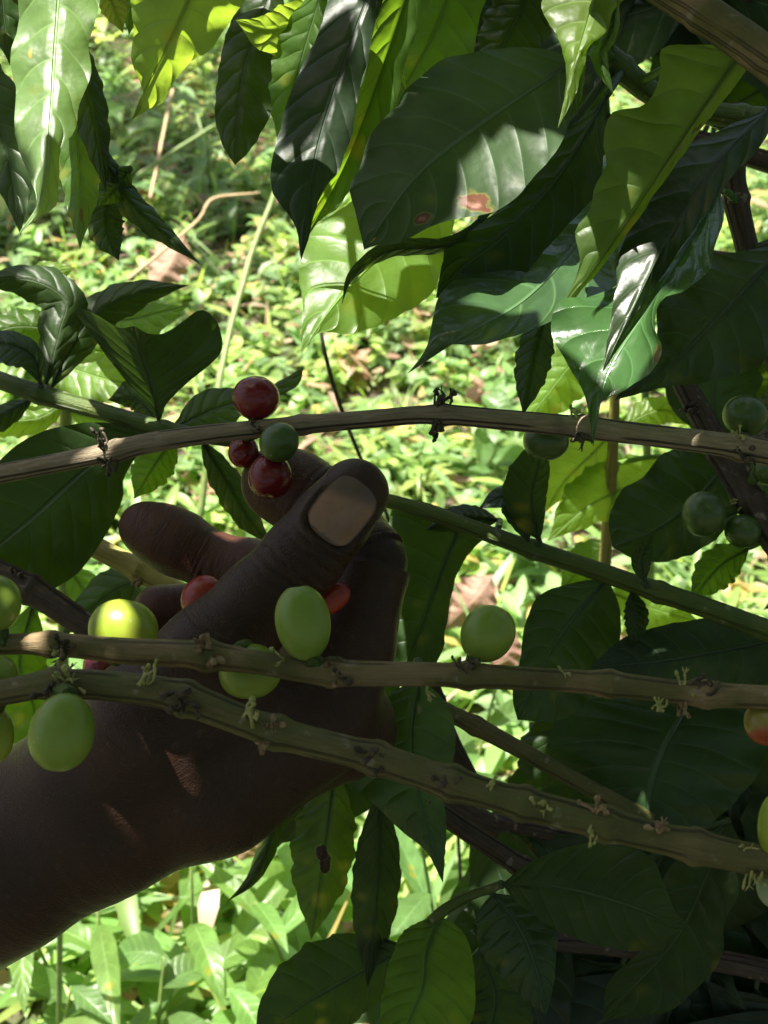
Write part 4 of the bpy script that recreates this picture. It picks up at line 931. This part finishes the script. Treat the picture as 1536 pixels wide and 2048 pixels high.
# plants one can tell apart
def depth_of(p): return float(-((np.asarray(p) - CO) @ CM.T)[2] * 1000)
WD1 = leaf_mat('weed_lance', (.115, .21, .05), (.42, .66, .09), .42, .36, .25, pucker=.5)
WD2 = leaf_mat('weed_broad', (.085, .16, .048), (.34, .56, .09), .40, .38, .25, pucker=.6)
WSTEM = plain('weed_stem', (.13, .20, .05), (.20, .26, .08), .55, 120, .2)
LIT = []                       # places the sun reaches, used when the overhead shade leaves are placed
def w_leaf(parent, base, d, length, width, droop, mat, roll=0., nu=9, nv=3, seed=0):
    rr = np.random.default_rng(seed); d = np.array(d, float); d /= np.linalg.norm(d)
    sd = np.cross(d, [0, 0, 1.]); sd /= np.linalg.norm(sd) + 1e-9
    t = np.linspace(0, 1, nu); P = [np.array(base, float)]; dirs = []
    cur = d.copy()
    for i in range(nu):
        dirs.append(cur.copy()); 
        if i: P.append(P[-1] + cur * length / (nu - 1))
        cur = cur + np.array([0, 0, -1.]) * droop / nu; cur /= np.linalg.norm(cur)
    P = np.array(P); D = np.array(dirs)
    prof = np.interp(t, [0, .06, .18, .38, .6, .8, .93, 1], [.1, .35, .8, 1, .88, .5, .16, 0]) * width
    s = np.linspace(-1, 1, 2 * nv + 1); f0 = rr.uniform(0, 6.28)
    nrm = np.cross(sd[None], D); nrm *= np.sign(nrm[:, 2:3] + 1e-9)
    sr = sd * math.cos(roll) + np.array([0, 0, 1]) * math.sin(roll)
    V = P[:, None] + sr[None, None] * (s[None] * prof[:, None])[..., None] + nrm[:, None] * ((np.abs(s) * .38)[None] * prof[:, None] + .10 * prof[:, None] * np.abs(s)[None] * np.sin(t * 11 + f0)[:, None])[..., None]
    f = [(i * len(s) + j, i * len(s) + j + 1, (i + 1) * len(s) + j + 1, (i + 1) * len(s) + j) for i in range(nu - 1) for j in range(len(s) - 1)]
    uv = np.stack(np.broadcast_arrays(t[:, None], (s * .5 + .5)[None]), -1).reshape(-1, 2)
    return obj('leaf', V.reshape(-1, 3), f, mat, parent, uv)
def weed(px, py, z, h, nleaf, ln, wd, mat, label, seed, lean=.35, group='weeds in front of the grass'):
    rr = np.random.default_rng(seed); top = ground_at(px, py, z); az = rr.uniform(0, 6.28)
    base = np.array([top[0] - math.cos(az) * lean * h, top[1] - math.sin(az) * lean * h, -.005])
    wd *= .62 if mat is WD2 else .85; ln *= 1.15; nleaf += 2
    o = empty('weed_plant', base); tag(o, label, 'weed', group)
    P = spline([base, (base + top) / 2 + rr.normal(0, .012, 3), top + np.array([0, 0, h - z])], 14)
    v, f, u = tube_geo(P, np.linspace(.0022, .0011, 14), 7); obj('stem', v, f, WSTEM, o, u)
    for k in range(nleaf):
        q = P[int(2 + 11 * (k + 1) / nleaf)]; a = k * 2.4 + rr.normal(0, .3)
        w_leaf(o, q, (math.cos(a), math.sin(a), rr.uniform(.1, .9)), ln * rr.uniform(.7, 1.25), wd * rr.uniform(.8, 1.2), rr.uniform(.5, 1.7), mat, rr.normal(0, .35), seed=seed * 50 + k)
    return o
for i, (px, py, z, h, n, ln, wd, m, lb) in enumerate((
    (80, 1955, .10, .17, 9, .062, .010, WD1, 'narrow-leaved weed in the bottom left corner, just below the forearm'),
    (215, 1900, .13, .19, 10, .070, .013, WD1, 'long-leaved weed under the middle of the forearm'),
    (400, 1830, .15, .22, 10, .080, .014, WD1, 'tall weed with arching lance leaves close under the wrist'),
    (340, 1985, .12, .16, 8, .052, .019, WD2, 'round-leaved weed low down, left of the drooping green shoot'),
    (520, 1900, .14, .19, 9, .068, .010, WD1, 'lance-leaved weed between the hooked dark leaf and the bottom edge'),
    (600, 1790, .15, .20, 8, .062, .014, WD1, 'lit weed showing beside the brown-spotted hanging leaf'),
    (160, 2045, .11, .15, 9, .050, .014, WD2, 'broad-leaved weed at the bottom edge, left of the round-leaved one'),
    (470, 2050, .11, .15, 9, .060, .011, WD1, 'pointed-leaved weed at the bottom edge below the tall ones'),
    (830, 1790, .16, .24, 7, .085, .022, WD2, 'broad pale weed lit behind the dull lower leaves'),
    (720, 1905, .13, .19, 8, .060, .016, WD2, 'weed lit between two hanging shaded leaves at the bottom'),
    (560, 1040, .12, .17, 9, .045, .008, WD1, 'fine weed glimpsed between the forefinger and the outstretched finger'),
    (900, 760, .08, .15, 10, .040, .014, WD2, 'small bright weed above the middle of the woody branch'),
    (960, 880, .10, .16, 9, .060, .024, WD2, 'broad-leaved weed just under the woody branch, right of the thumb'),
    (1010, 1060, .11, .17, 9, .055, .018, WD2, 'leafy weed lit above the smooth green shoot'),
    (270, 400, .10, .26, 9, .090, .022, WD2, 'shaded weed beneath the dangling leaves at the top left'),
    (420, 300, .12, .30, 10, .100, .022, WD2, 'dim weed far back under the olive leaf'),
    (990, 1450, .15, .20, 8, .060, .018, WD2, 'weed lit in the gap between the two front branches'))):
    weed(px, py, z, h, n, ln, wd, m, lb, 300 + i)

def sapling(pts, label, leaves, mat, r=.0032):
    o = Branch(pts, mat, label, [(p[0], p[1]) for p in pts[1:-1]], 'young coffee plants', 'young plant', 'young_coffee_plant', 10, .3, 2.0, int(pts[0][0]))
    for a in leaves: o.leaf(*a[:-1], **a[-1])
    return o
S1 = sapling([(1232, 740, 492, 20), (1224, 930, 520, 22), (1208, 1145, 556, 24), (1196, 1330, 592, 24), (1180, 1700, 690, 16), (1170, 2100, 850, 12)], 'young coffee plant with a straight yellow stem behind the green shoot', [
    ([(1345, 915, 530), (1270, 965, 528), (1180, 1010, 524), (1095, 1082, 520)], 46, 70, YG, 6, -6, dict(att=(1222, 930, 520), seed=61)),
    ([(1250, 830, 512), (1190, 900, 516), (1130, 960, 520), (1085, 1030, 522)], 32, 62, YG, 8, -8, dict(seed=62)),
    ([(1215, 660, 486), (1150, 720, 490), (1100, 780, 494), (1040, 860, 498)], 60, 44, YG, 6, 6, dict(att=(1232, 740, 492), seed=63)),
    ([(1222, 1080, 560), (1170, 1130, 562), (1120, 1180, 566)], 46, 44, MD, 4, 4, dict(seed=64)),
    ([(1210, 1180, 566), (1300, 1215, 570), (1400, 1245, 574)], 44, 50, YG, 4, 4, dict(seed=65)),
    ([(1230, 860, 508), (1320, 820, 512), (1380, 850, 516)], 30, 34, YG, 4, 4, dict(seed=66)),
    ([(1196, 1330, 592), (1110, 1350, 600), (1030, 1420, 604)], 50, 46, MD, 4, 4, dict(seed=67)),
    ([(1200, 1160, 564), (1120, 1260, 572), (1090, 1330, 580)], 40, 46, MD, 4, 4, dict(seed=68))], YSTEM)
S2 = sapling([(140, 560, 440, 20), (135, 760, 462, 22), (130, 900, 484, 24), (128, 1200, 540, 24), (120, 1800, 690, 13), (118, 2300, 900, 10)], 'young coffee plant with bright glossy leaves behind the left shoot', [
    ([(135, 640, 452), (110, 600, 446), (90, 555, 440), (150, 535, 436)], 34, 44, YG, 4, 4, dict(seed=71)),
    ([(60, 700, 462), (140, 735, 456), (220, 760, 450), (295, 775, 446)], 52, 60, YG, 6, -4, dict(att=(135, 760, 462), seed=72)),
    ([(135, 800, 466), (80, 835, 460), (0, 845, 456), (-80, 880, 452)], 34, 30, YG, 4, 4, dict(seed=73)),
    ([(138, 690, 456), (100, 660, 450), (20, 655, 446), (-50, 690, 444)], 44, 36, MD, 4, 4, dict(seed=74)),
    ([(140, 610, 446), (240, 640, 440), (320, 625, 436), (376, 612, 434)], 30, 54, MD, 4, -4, dict(seed=75)),
    ([(135, 820, 470), (200, 840, 466), (290, 850, 462)], 28, 34, YG, 4, 4, dict(seed=76)),
    ([(130, 1060, 512), (40, 1160, 506), (0, 1250, 500)], 40, 40, MD, 4, 4, dict(seed=77)),
    ([(130, 1120, 520), (190, 1230, 516), (170, 1330, 512)], 44, 40, MD, 4, 4, dict(seed=78))], WSTEM)

# dry things lying and standing about
def rod(name, pts, mat, label, cat, group=None):
    P = np.array(pts, float); S = spline(P, 26); wp = W(S[:, :3]); rr = np.random.default_rng(len(label))
    wp = wp + np.cumsum(rr.normal(0, .00022, wp.shape), 0)
    v, f, u = tube_geo(wp, S[:, 3] / 2 * S[:, 2] / F / 1000, 7)
    return tag(obj(name, v, f, mat, None, u), label, cat, group)
rod('straw', [(255, 560, 1250, 8), (390, 450, 1290, 7), (425, 402, 1300, 7), (520, 390, 1300, 4)], STRAW, 'bent tan straw lying across the weeds at the left', 'straw', 'dry straws')
rod('straw', [(275, 352, 1700, 9), (350, 300, 1720, 8), (430, 250, 1740, 6)], WSTEM, 'grey-green stalk slanting under the yellow-green top leaf', 'stalk', 'dry straws')
rod('straw', [(345, 180, 1900, 7), (320, 300, 1760, 7), (300, 400, 1620, 7)], STRAW, 'thin upright straw in the shade at the upper left', 'straw', 'dry straws')
rod('twig', [(640, 640, 560, 7), (655, 720, 570, 9), (690, 830, 590, 9), (722, 912, 600, 8), (800, 1100, 640, 8), (900, 1500, 760, 8), (930, 2000, 900, 8)], BARKD, 'thin black dead twig passing behind the branch above the thumb', 'twig')
rod('grass_stalk', [(550, 385, 1150, 11), (500, 520, 1120, 13), (455, 690, 1080, 14), (430, 830, 1060, 15), (400, 1050, 1070, 15)], WSTEM, 'tall pale green grass stalk leaning at upper centre', 'grass stalk', 'green stalks')
rod('grass_stalk', [(1290, 780, 760, 16), (1294, 880, 790, 17), (1298, 980, 830, 18), (1300, 1250, 960, 18)], WSTEM, 'straight green stalk right of the yellow stem', 'grass stalk', 'green stalks')
DRY = leaf_mat('dead_leaf', (.32, .19, .14), (.35, .18, .10), .25, .7, .3, pucker=1.4)
LEAF_D = depth_of(ground_at(950, 1200, .12))
dl_ = leaf(None, [(985, 1150, LEAF_D), (950, 1195, LEAF_D - 20), (905, 1240, LEAF_D - 8), (890, 1262, LEAF_D)], 48, 52, DRY, 14, 12, wave=2.2, seed=90, name='dead_leaf'); tag(dl_, 'curled pinkish-brown dead leaf lying behind the green cherry on the tan branch', 'dead leaf', 'dead leaves')
dl_ = leaf(None, [(1030, 1260, LEAF_D), (1010, 1310, LEAF_D - 16), (985, 1350, LEAF_D)], 30, 28, DRY, 10, 12, wave=2., seed=91, name='dead_leaf'); tag(dl_, 'brown dead leaf scrap right of and below the cherry on the tan branch', 'dead leaf', 'dead leaves')
dl_ = leaf(None, [(370, 470, 1300), (330, 540, 1290), (300, 580, 1290)], 40, 44, DRY, 12, 10, wave=1.6, seed=92, name='dead_leaf'); tag(dl_, 'pale dead leaf behind the bent straw at the left', 'dead leaf', 'dead leaves')
dd = depth_of(ground_at(500, 1690, .1)); dl_ = leaf(None, [(540, 1640, dd), (500, 1690, dd - 10), (470, 1740, dd)], 34, 38, DRY, 10, 10, wave=2., seed=93, name='dead_leaf'); tag(dl_, 'brown dead leaf in the weeds next to the hooked dark leaf', 'dead leaf', 'dead leaves')
dd = depth_of(ground_at(690, 1860, .1)); dl_ = leaf(None, [(720, 1845, dd), (690, 1862, dd - 10), (655, 1872, dd)], 16, 18, DRY, 8, 8, wave=2., seed=94, name='dead_leaf'); tag(dl_, 'small dead leaf low down between the hanging shaded leaves', 'dead leaf', 'dead leaves')

# the shaded inside of the shrub on the right
CLEAR = [(560, 640, 1030, 1010), (1020, 700, 1270, 1120), (880, 1080, 1060, 1260), (1270, 790, 1320, 930), (1285, 1190, 1370, 1250), (1440, 330, 1536, 440), (1280, 215, 1320, 260), (960, 1390, 1040, 1430), (780, 1690, 880, 1830), (600, 430, 900, 700), (890, 1470, 960, 1570)]
def back(pts, label, n, seed, mats, lo=(.7, 1.15), spread=1.0):
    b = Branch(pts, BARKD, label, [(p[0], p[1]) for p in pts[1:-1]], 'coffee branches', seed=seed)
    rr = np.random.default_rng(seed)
    for k in range(n):
        i = int((k + .5) / n * len(b.S)); p = b.S[min(i, len(b.S) - 1)]
        for tries in range(14):
            a = math.radians((90 + (1 if k % 2 else -1) * rr.uniform(15, 80)) if rr.random() < .8 else rr.uniform(180, 360))
            Lp = rr.uniform(*lo) * .115 * F / p[2] * 1000 * (1 - .03 * tries)
            d = np.array([math.cos(a), math.sin(a)]); sag = rr.uniform(.1, .35)
            m = [(p[0] + d[0] * Lp * .1, p[1] + d[1] * Lp * .1, p[2] + 2)]
            for t in (.4, .7, 1.0): m.append((p[0] + d[0] * Lp * (.1 + t), p[1] + d[1] * Lp * (.1 + t) + sag * Lp * t * t, p[2] + 2 + rr.uniform(-25, 25) * t))
            w = Lp * rr.uniform(.17, .25)
            Sm = spline([q[:2] for q in m], 16); nn = np.interp(np.linspace(0, 1, 16), PROF_T, PROF_W) * w
            if any(x0 - n_ < q[0] < x1 + n_ and y0 - n_ < q[1] < y1 + n_ for q, n_ in zip(Sm, nn) for (x0, y0, x1, y1) in CLEAR): continue
            b.leaf(m, w, w * rr.uniform(.7, 1.1), mats[rr.integers(len(mats))], rr.uniform(-8, 10), rr.uniform(-8, 10), wave=rr.uniform(.5, 1), nu=22, nv=8, seed=seed * 31 + k)
            break
    return b
MM = [DK, DKG, DK, BL]
back([(1800, 60, 480, 40), (1500, -20, 470, 40), (1250, -40, 470, 40), (980, -60, 476, 30)], 'dim coffee branch behind the bright twisted leaf at the top', 13, 41, MM)
back([(1800, 380, 500, 40), (1560, 330, 490, 40), (1330, 260, 486, 36), (1180, 240, 490, 28)], 'dim coffee branch behind the tall olive leaf', 11, 42, MM)
back([(1850, 640, 470, 44), (1620, 560, 470, 40), (1420, 520, 474, 36), (1340, 560, 480, 30)], 'dim coffee branch filling the right edge above the woody branch', 11, 43, MM)
back([(1850, 900, 490, 44), (1620, 860, 486, 40), (1500, 900, 486, 36), (1410, 960, 490, 30)], 'dim coffee branch behind the round green cherries', 9, 44, MM)
back([(1900, 1440, 500, 48), (1600, 1420, 492, 44), (1300, 1440, 486, 40), (1060, 1460, 484, 30)], 'dim coffee branch behind the tan branch at right', 15, 45, MM)
back([(1900, 1760, 470, 48), (1600, 1700, 462, 44), (1300, 1700, 456, 40), (980, 1640, 452, 30)], 'dim coffee branch behind the broad smooth leaf', 15, 46, MM)
back([(1900, 2080, 450, 48), (1600, 1960, 444, 44), (1300, 1900, 440, 40), (1010, 1880, 440, 30)], 'dim coffee branch in the bottom right corner', 14, 47, MM)
back([(860, 1030, 434, 24), (850, 1060, 432, 28), (840, 1160, 432, 34), (870, 1400, 440, 36), (960, 1600, 450, 36)], 'dim coffee branch hidden behind the knuckles', 5, 48, [DK, DKG], (.6, .9))

back([(2000, 1500, 640, 48), (1600, 1560, 630, 44), (1300, 1600, 620, 40), (1020, 1620, 620, 30)], 'dim coffee branch deepest in the shrub at lower right', 12, 49, MM, (.9, 1.3))
back([(2000, 1900, 600, 48), (1600, 1860, 590, 44), (1300, 1900, 580, 40), (1050, 1960, 580, 30)], 'dim coffee branch low in the shrub under the smooth leaf', 12, 50, MM, (.9, 1.3))
back([(2000, 200, 640, 48), (1700, 120, 630, 44), (1350, 60, 620, 40), (1050, 20, 620, 30)], 'dim coffee branch deepest in the shrub at upper right', 12, 51, MM, (.9, 1.3))
back([(2000, 1100, 640, 48), (1700, 980, 630, 44), (1480, 900, 620, 40), (1400, 860, 620, 30)], 'dim coffee branch deepest in the shrub behind the cherries', 10, 52, MM, (.8, 1.2))

# ------------------------------------------------------------------ unseen shrub leaves overhead, placed to cast the shade and leave the sun patches
LITPOLY = [[(25, -40), (195, -40), (185, 150), (155, 250), (122, 380), (85, 440), (40, 465), (28, 200)],
    [(385, -40), (560, -40), (460, 60), (380, 130), (285, 235), (300, 180), (330, 120), (350, 60)], [(480, -20), (650, -20), (650, 112), (500, 112)],
    [(770, -20), (835, -20), (800, 100), (740, 150), (735, 200), (690, 300), (670, 290), (715, 140)],
    [(690, 430), (720, 490), (880, 510), (885, 560), (830, 620), (700, 660), (620, 695), (598, 640), (600, 500), (640, 440)],
    [(985, 245), (1003, 310), (985, 350), (1040, 300), (1085, 305), (1092, 330), (1000, 425), (980, 440), (870, 445), (915, 390), (930, 330)],
    [(1290, 330), (1345, 300), (1340, 400), (1280, 480), (1240, 540), (1230, 600), (1100, 630), (1050, 600), (960, 640), (880, 600), (950, 560), (1040, 530), (1120, 440), (1150, 400), (1160, 480), (1200, 500)],
    [(1085, -20), (1230, -20), (1215, 50), (1170, 85), (1140, 165), (1105, 60)], [(1205, 310), (1280, 330), (1280, 420), (1200, 525), (1165, 530), (1155, 460), (1195, 400)],
    [(1400, 440), (1428, 510), (1400, 560), (1320, 600), (1310, 680), (1305, 750), (1240, 785), (1220, 720), (1300, 600)], [(1110, 600), (1215, 600), (1205, 680), (1120, 660)],
    [(50, 530), (170, 530), (165, 615), (60, 610)], [(85, 690), (290, 690), (290, 805), (140, 795)], [(0, 815), (190, 812), (180, 850), (0, 900)], [(90, 852), (280, 850), (200, 912), (110, 905)], [(-10, 600), (60, 600), (60, 660), (-10, 660)],
    [(190, 1205), (278, 1208), (282, 1255), (250, 1285), (190, 1285)], [(556, 1185), (632, 1178), (632, 1240), (566, 1255)], [(-10, 1268), (90, 1268), (90, 1300), (-10, 1300)],
    [(1050, 695), (1165, 695), (1165, 825), (1045, 825)], [(1080, 885), (1265, 885), (1265, 1060), (1095, 1095)], [(1195, 955), (1235, 955), (1228, 1150), (1185, 1150)], [(1285, 1185), (1375, 1195), (1345, 1255), (1285, 1255)],
    [(1265, 780), (1325, 780), (1325, 930), (1265, 930)], [(1440, 330), (1536, 330), (1536, 470), (1450, 470)]]
def in_poly(x, y, poly):
    c = False; j = len(poly) - 1
    for i in range(len(poly)):
        xi, yi = poly[i]; xj, yj = poly[j]
        if (yi > y) != (yj > y) and x < (xj - xi) * (y - yi) / (yj - yi) + xi: c = not c
        j = i
    return c
bpy.context.view_layer.update(); DG = bpy.context.evaluated_depsgraph_get()
SHP, LITP, DIM, GL = [], [], [], []
for py in range(-80, 2130, 22):
    for px in range(-120, 1660, 22):
        d = Vector((camc((px, py, 1000.)) @ CM).tolist()); d.normalize()
        ok, loc, _n, _i, hit, _m = sc.ray_cast(DG, Vector(CO.tolist()), d)
        if not ok: continue
        skin = hit is person or hit.parent is person
        dist = (loc - Vector(CO.tolist())).length
        if dist >= .66: GL.append(tuple(loc))
        if dist < .66:
            k = next((k for k, q in enumerate(LITPOLY) if in_poly(px, py, q)), None)
            if k is None: SHP.append((*loc, 3. if skin else 1.))
            else: LITP.append((*loc, 11. if py > 1180 and 100 < px < 320 else 6. if py > 1150 and px < 660 else 2.))
        elif px < 620 and py > 1560: LITP.append((*loc, 1.))
        elif px < 580 and 60 < py < 430: DIM.append(tuple(loc))
S = np.array(TO_SUN)
def clear_to_sun(p): return not sc.ray_cast(DG, Vector((np.array(p) + S * .002).tolist()), TO_SUN)[0]
SHP = np.array([p for p in SHP if clear_to_sun(p[:3])]); WT = SHP[:, 3]; SHP = SHP[:, :3]; LITP = np.array([p for p in LITP if clear_to_sun(p[:3])]); LW = LITP[:, 3]; LITP = LITP[:, :3]; DIM = np.array(DIM)
def shade_xy(P, z): return P[:, :2] + S[None, :2] / S[2] * (z - P[:, 2])[:, None]
def canopy():
    rr = np.random.default_rng(77); Vs, Fs, Us, off = [], [], [], 0
    pick = []; covered = np.zeros(len(SHP), int); todo = np.arange(len(SHP))
    for trial in range(21000):
        if trial % 200 == 0:
            todo = np.where(covered < (2 if trial < 4000 else 1))[0]
            if not len(todo): break
        last = trial > 14000
        if last:
            tp = todo[(WT[todo] > 2) & (covered[todo] < 1)]
            if not len(tp): break
            tgt = SHP[tp[rr.integers(len(tp))]]
        else: tgt = SHP[todo[rr.integers(len(todo))]]
        z = rr.uniform(.93, 1.14)
        c = tgt[:2] + S[:2] / S[2] * (z - tgt[2]) + rr.normal(0, .010, 2)
        a = rr.uniform(0, 6.283); ln = ((.14, .11, .085, .06, .045, .032)[min(5, int(rr.uniform(0, 2.2) + trial / 3000))] if not last else rr.choice([.020, .028, .038, .05])) * rr.uniform(.85, 1.15); wd = ln * rr.uniform(.38, .46)
        ca, sa = math.cos(a), math.sin(a)
        def inside(P, m):
            q = shade_xy(P, z) - c; u = q[:, 0] * ca + q[:, 1] * sa; v = -q[:, 0] * sa + q[:, 1] * ca
            return (u / (ln / 2 + m)) ** 2 + (v / (wd / 2 + m)) ** 2 < 1
        ins = inside(SHP, -.0005); gain = (WT * (ins & (covered < 1))).sum() + .3 * (WT * (ins & (covered == 1))).sum()
        if gain < (8 if trial < 4000 else 3 if trial < 9000 else .9): continue
        lost = (LW * inside(LITP, .0)).sum()
        if lost * (.55 if last else 7) > gain: continue
        covered[ins] += 1; pick.append((c, z, a, ln, wd))
    def hit_l(c, z, a, ln, wd):
        q = shade_xy(LITP, z) - c; u = q[:, 0] * math.cos(a) + q[:, 1] * math.sin(a); v = -q[:, 0] * math.sin(a) + q[:, 1] * math.cos(a)
        return (u / (ln / 2)) ** 2 + (v / (wd / 2)) ** 2 < 1
    print('lit kept', 1 - len({int(i) for c_, z_, a_, l_, w_ in pick for i in np.where(hit_l(c_, z_, a_, l_, w_))[0]}) / max(1, len(LITP)))
    print('canopy', len(pick), len(SHP), len(LITP), (covered > 0).mean())
    # more unseen leaves, added to shade the near ground and cut its bounce light
    gl = np.array(GL); n_more = 0
    for trial in range(6000):
        if n_more >= 420: break
        c = np.array([rr.uniform(-.75, .9), rr.uniform(-.75, .50)]); z = rr.uniform(.95, 1.35); a = rr.uniform(0, 6.283); ln = rr.uniform(.09, .15); wd = ln * .42
        def cov(P):
            q = shade_xy(P, z) - c; u = q[:, 0] * math.cos(a) + q[:, 1] * math.sin(a); v = -q[:, 0] * math.sin(a) + q[:, 1] * math.cos(a)
            return ((u / (ln / 2 + .004)) ** 2 + (v / (wd / 2 + .004)) ** 2 < 1).any()
        if cov(LITP) or cov(gl): continue
        pick.append((c, z, a, ln, wd)); n_more += 1
    # unseen leaves added high up to dapple the dim ground at upper left
    if len(DIM):
        for k in range(170):
            tgt = DIM[rr.integers(len(DIM))]; z = rr.uniform(2.0, 2.9); ln = rr.uniform(.12, .2)
            pick.append((tgt[:2] + S[:2] / S[2] * (z - tgt[2]) + rr.normal(0, .08, 2), z, rr.uniform(0, 6.28), ln, ln * .42))
    for c, z, a, ln, wd in pick:
        t = np.linspace(0, 1, 9); s = np.linspace(-1, 1, 5)
        u = (t - .5) * ln; w = np.interp(t, PROF_T, PROF_W) * wd / 2 * 1.08
        tl = rr.normal(0, .10, 2); Z = z + tl[0] * u[:, None] + tl[1] * s[None] * w[:, None] + .12 * np.abs(s)[None] * w[:, None] - .4 * u[:, None] ** 2 / ln
        X = c[0] + math.cos(a) * u[:, None] - math.sin(a) * s[None] * w[:, None]; Y = c[1] + math.sin(a) * u[:, None] + math.cos(a) * s[None] * w[:, None]
        Vs.append(np.stack([X, Y, Z], -1).reshape(-1, 3)); Us.append(np.stack(np.broadcast_arrays(t[:, None], (s * .5 + .5)[None]), -1).reshape(-1, 2))
        Fs += [tuple(off + q for q in (i * 5 + j, i * 5 + j + 1, (i + 1) * 5 + j + 1, (i + 1) * 5 + j)) for i in range(8) for j in range(4)]; off += 45
    return np.vstack(Vs), Fs, np.vstack(Us)
cv, cf, cu = canopy()
OV = leaf_mat('leaf_overhead', (.040, .078, .022), (.14, .28, .02), .14, .42, .0, spec=.35)
co_ = obj('overhead_shade_leaves', cv, cf, OV, None, cu); tag(co_, 'unseen coffee leaves overhead, arranged to cast shade and sun patches', kind='stuff')

# unseen shell of shrub leaves beside and behind the camera, added to cut ambient light
def surround():
    rr = np.random.default_rng(5); Vs, Fs, Us, off = [], [], [], 0
    while len(Vs) < 1350:
        az = math.radians(rr.uniform(32, 262)); el = math.radians(rr.uniform(-40, 62)); rad = rr.uniform(.75, 1.25)
        c = np.array([math.sin(az) * math.cos(el), math.cos(az) * math.cos(el), math.sin(el)]) * rad + CO + np.array([0, .1, 0])
        if c[2] < .05 or (c[0] < -.30 and c[1] > -.1): continue
        ln = rr.uniform(.10, .16); wd = ln * rr.uniform(.38, .46); t = np.linspace(0, 1, 7); s_ = np.linspace(-1, 1, 5)
        ax = rr.normal(0, 1, 3) + np.array([0, 0, -.8]); ax /= np.linalg.norm(ax); b = np.cross(ax, rr.normal(0, 1, 3) + np.array([0, 0, 1.])); b /= np.linalg.norm(b); nn = np.cross(ax, b)
        w = np.interp(t, PROF_T, PROF_W) * wd / 2
        V = c + ax * ((t - .5) * ln)[:, None, None] + b * (s_[None] * w[:, None])[..., None] + nn * (.2 * np.abs(s_)[None] * w[:, None] - .4 * ((t - .5) ** 2)[:, None] * ln)[..., None]
        Vs.append(V.reshape(-1, 3)); Us.append(np.stack(np.broadcast_arrays(t[:, None], (s_ * .5 + .5)[None]), -1).reshape(-1, 2))
        Fs += [tuple(off + q for q in (i * 5 + j, i * 5 + j + 1, (i + 1) * 5 + j + 1, (i + 1) * 5 + j)) for i in range(6) for j in range(4)]; off += 35
    return np.vstack(Vs), Fs, np.vstack(Us)
sv, sf, su = surround()
tag(obj('ambient_shade_leaves', sv, sf, OV, None, su), 'unseen coffee leaves added round the picker to cut ambient light', kind='stuff')
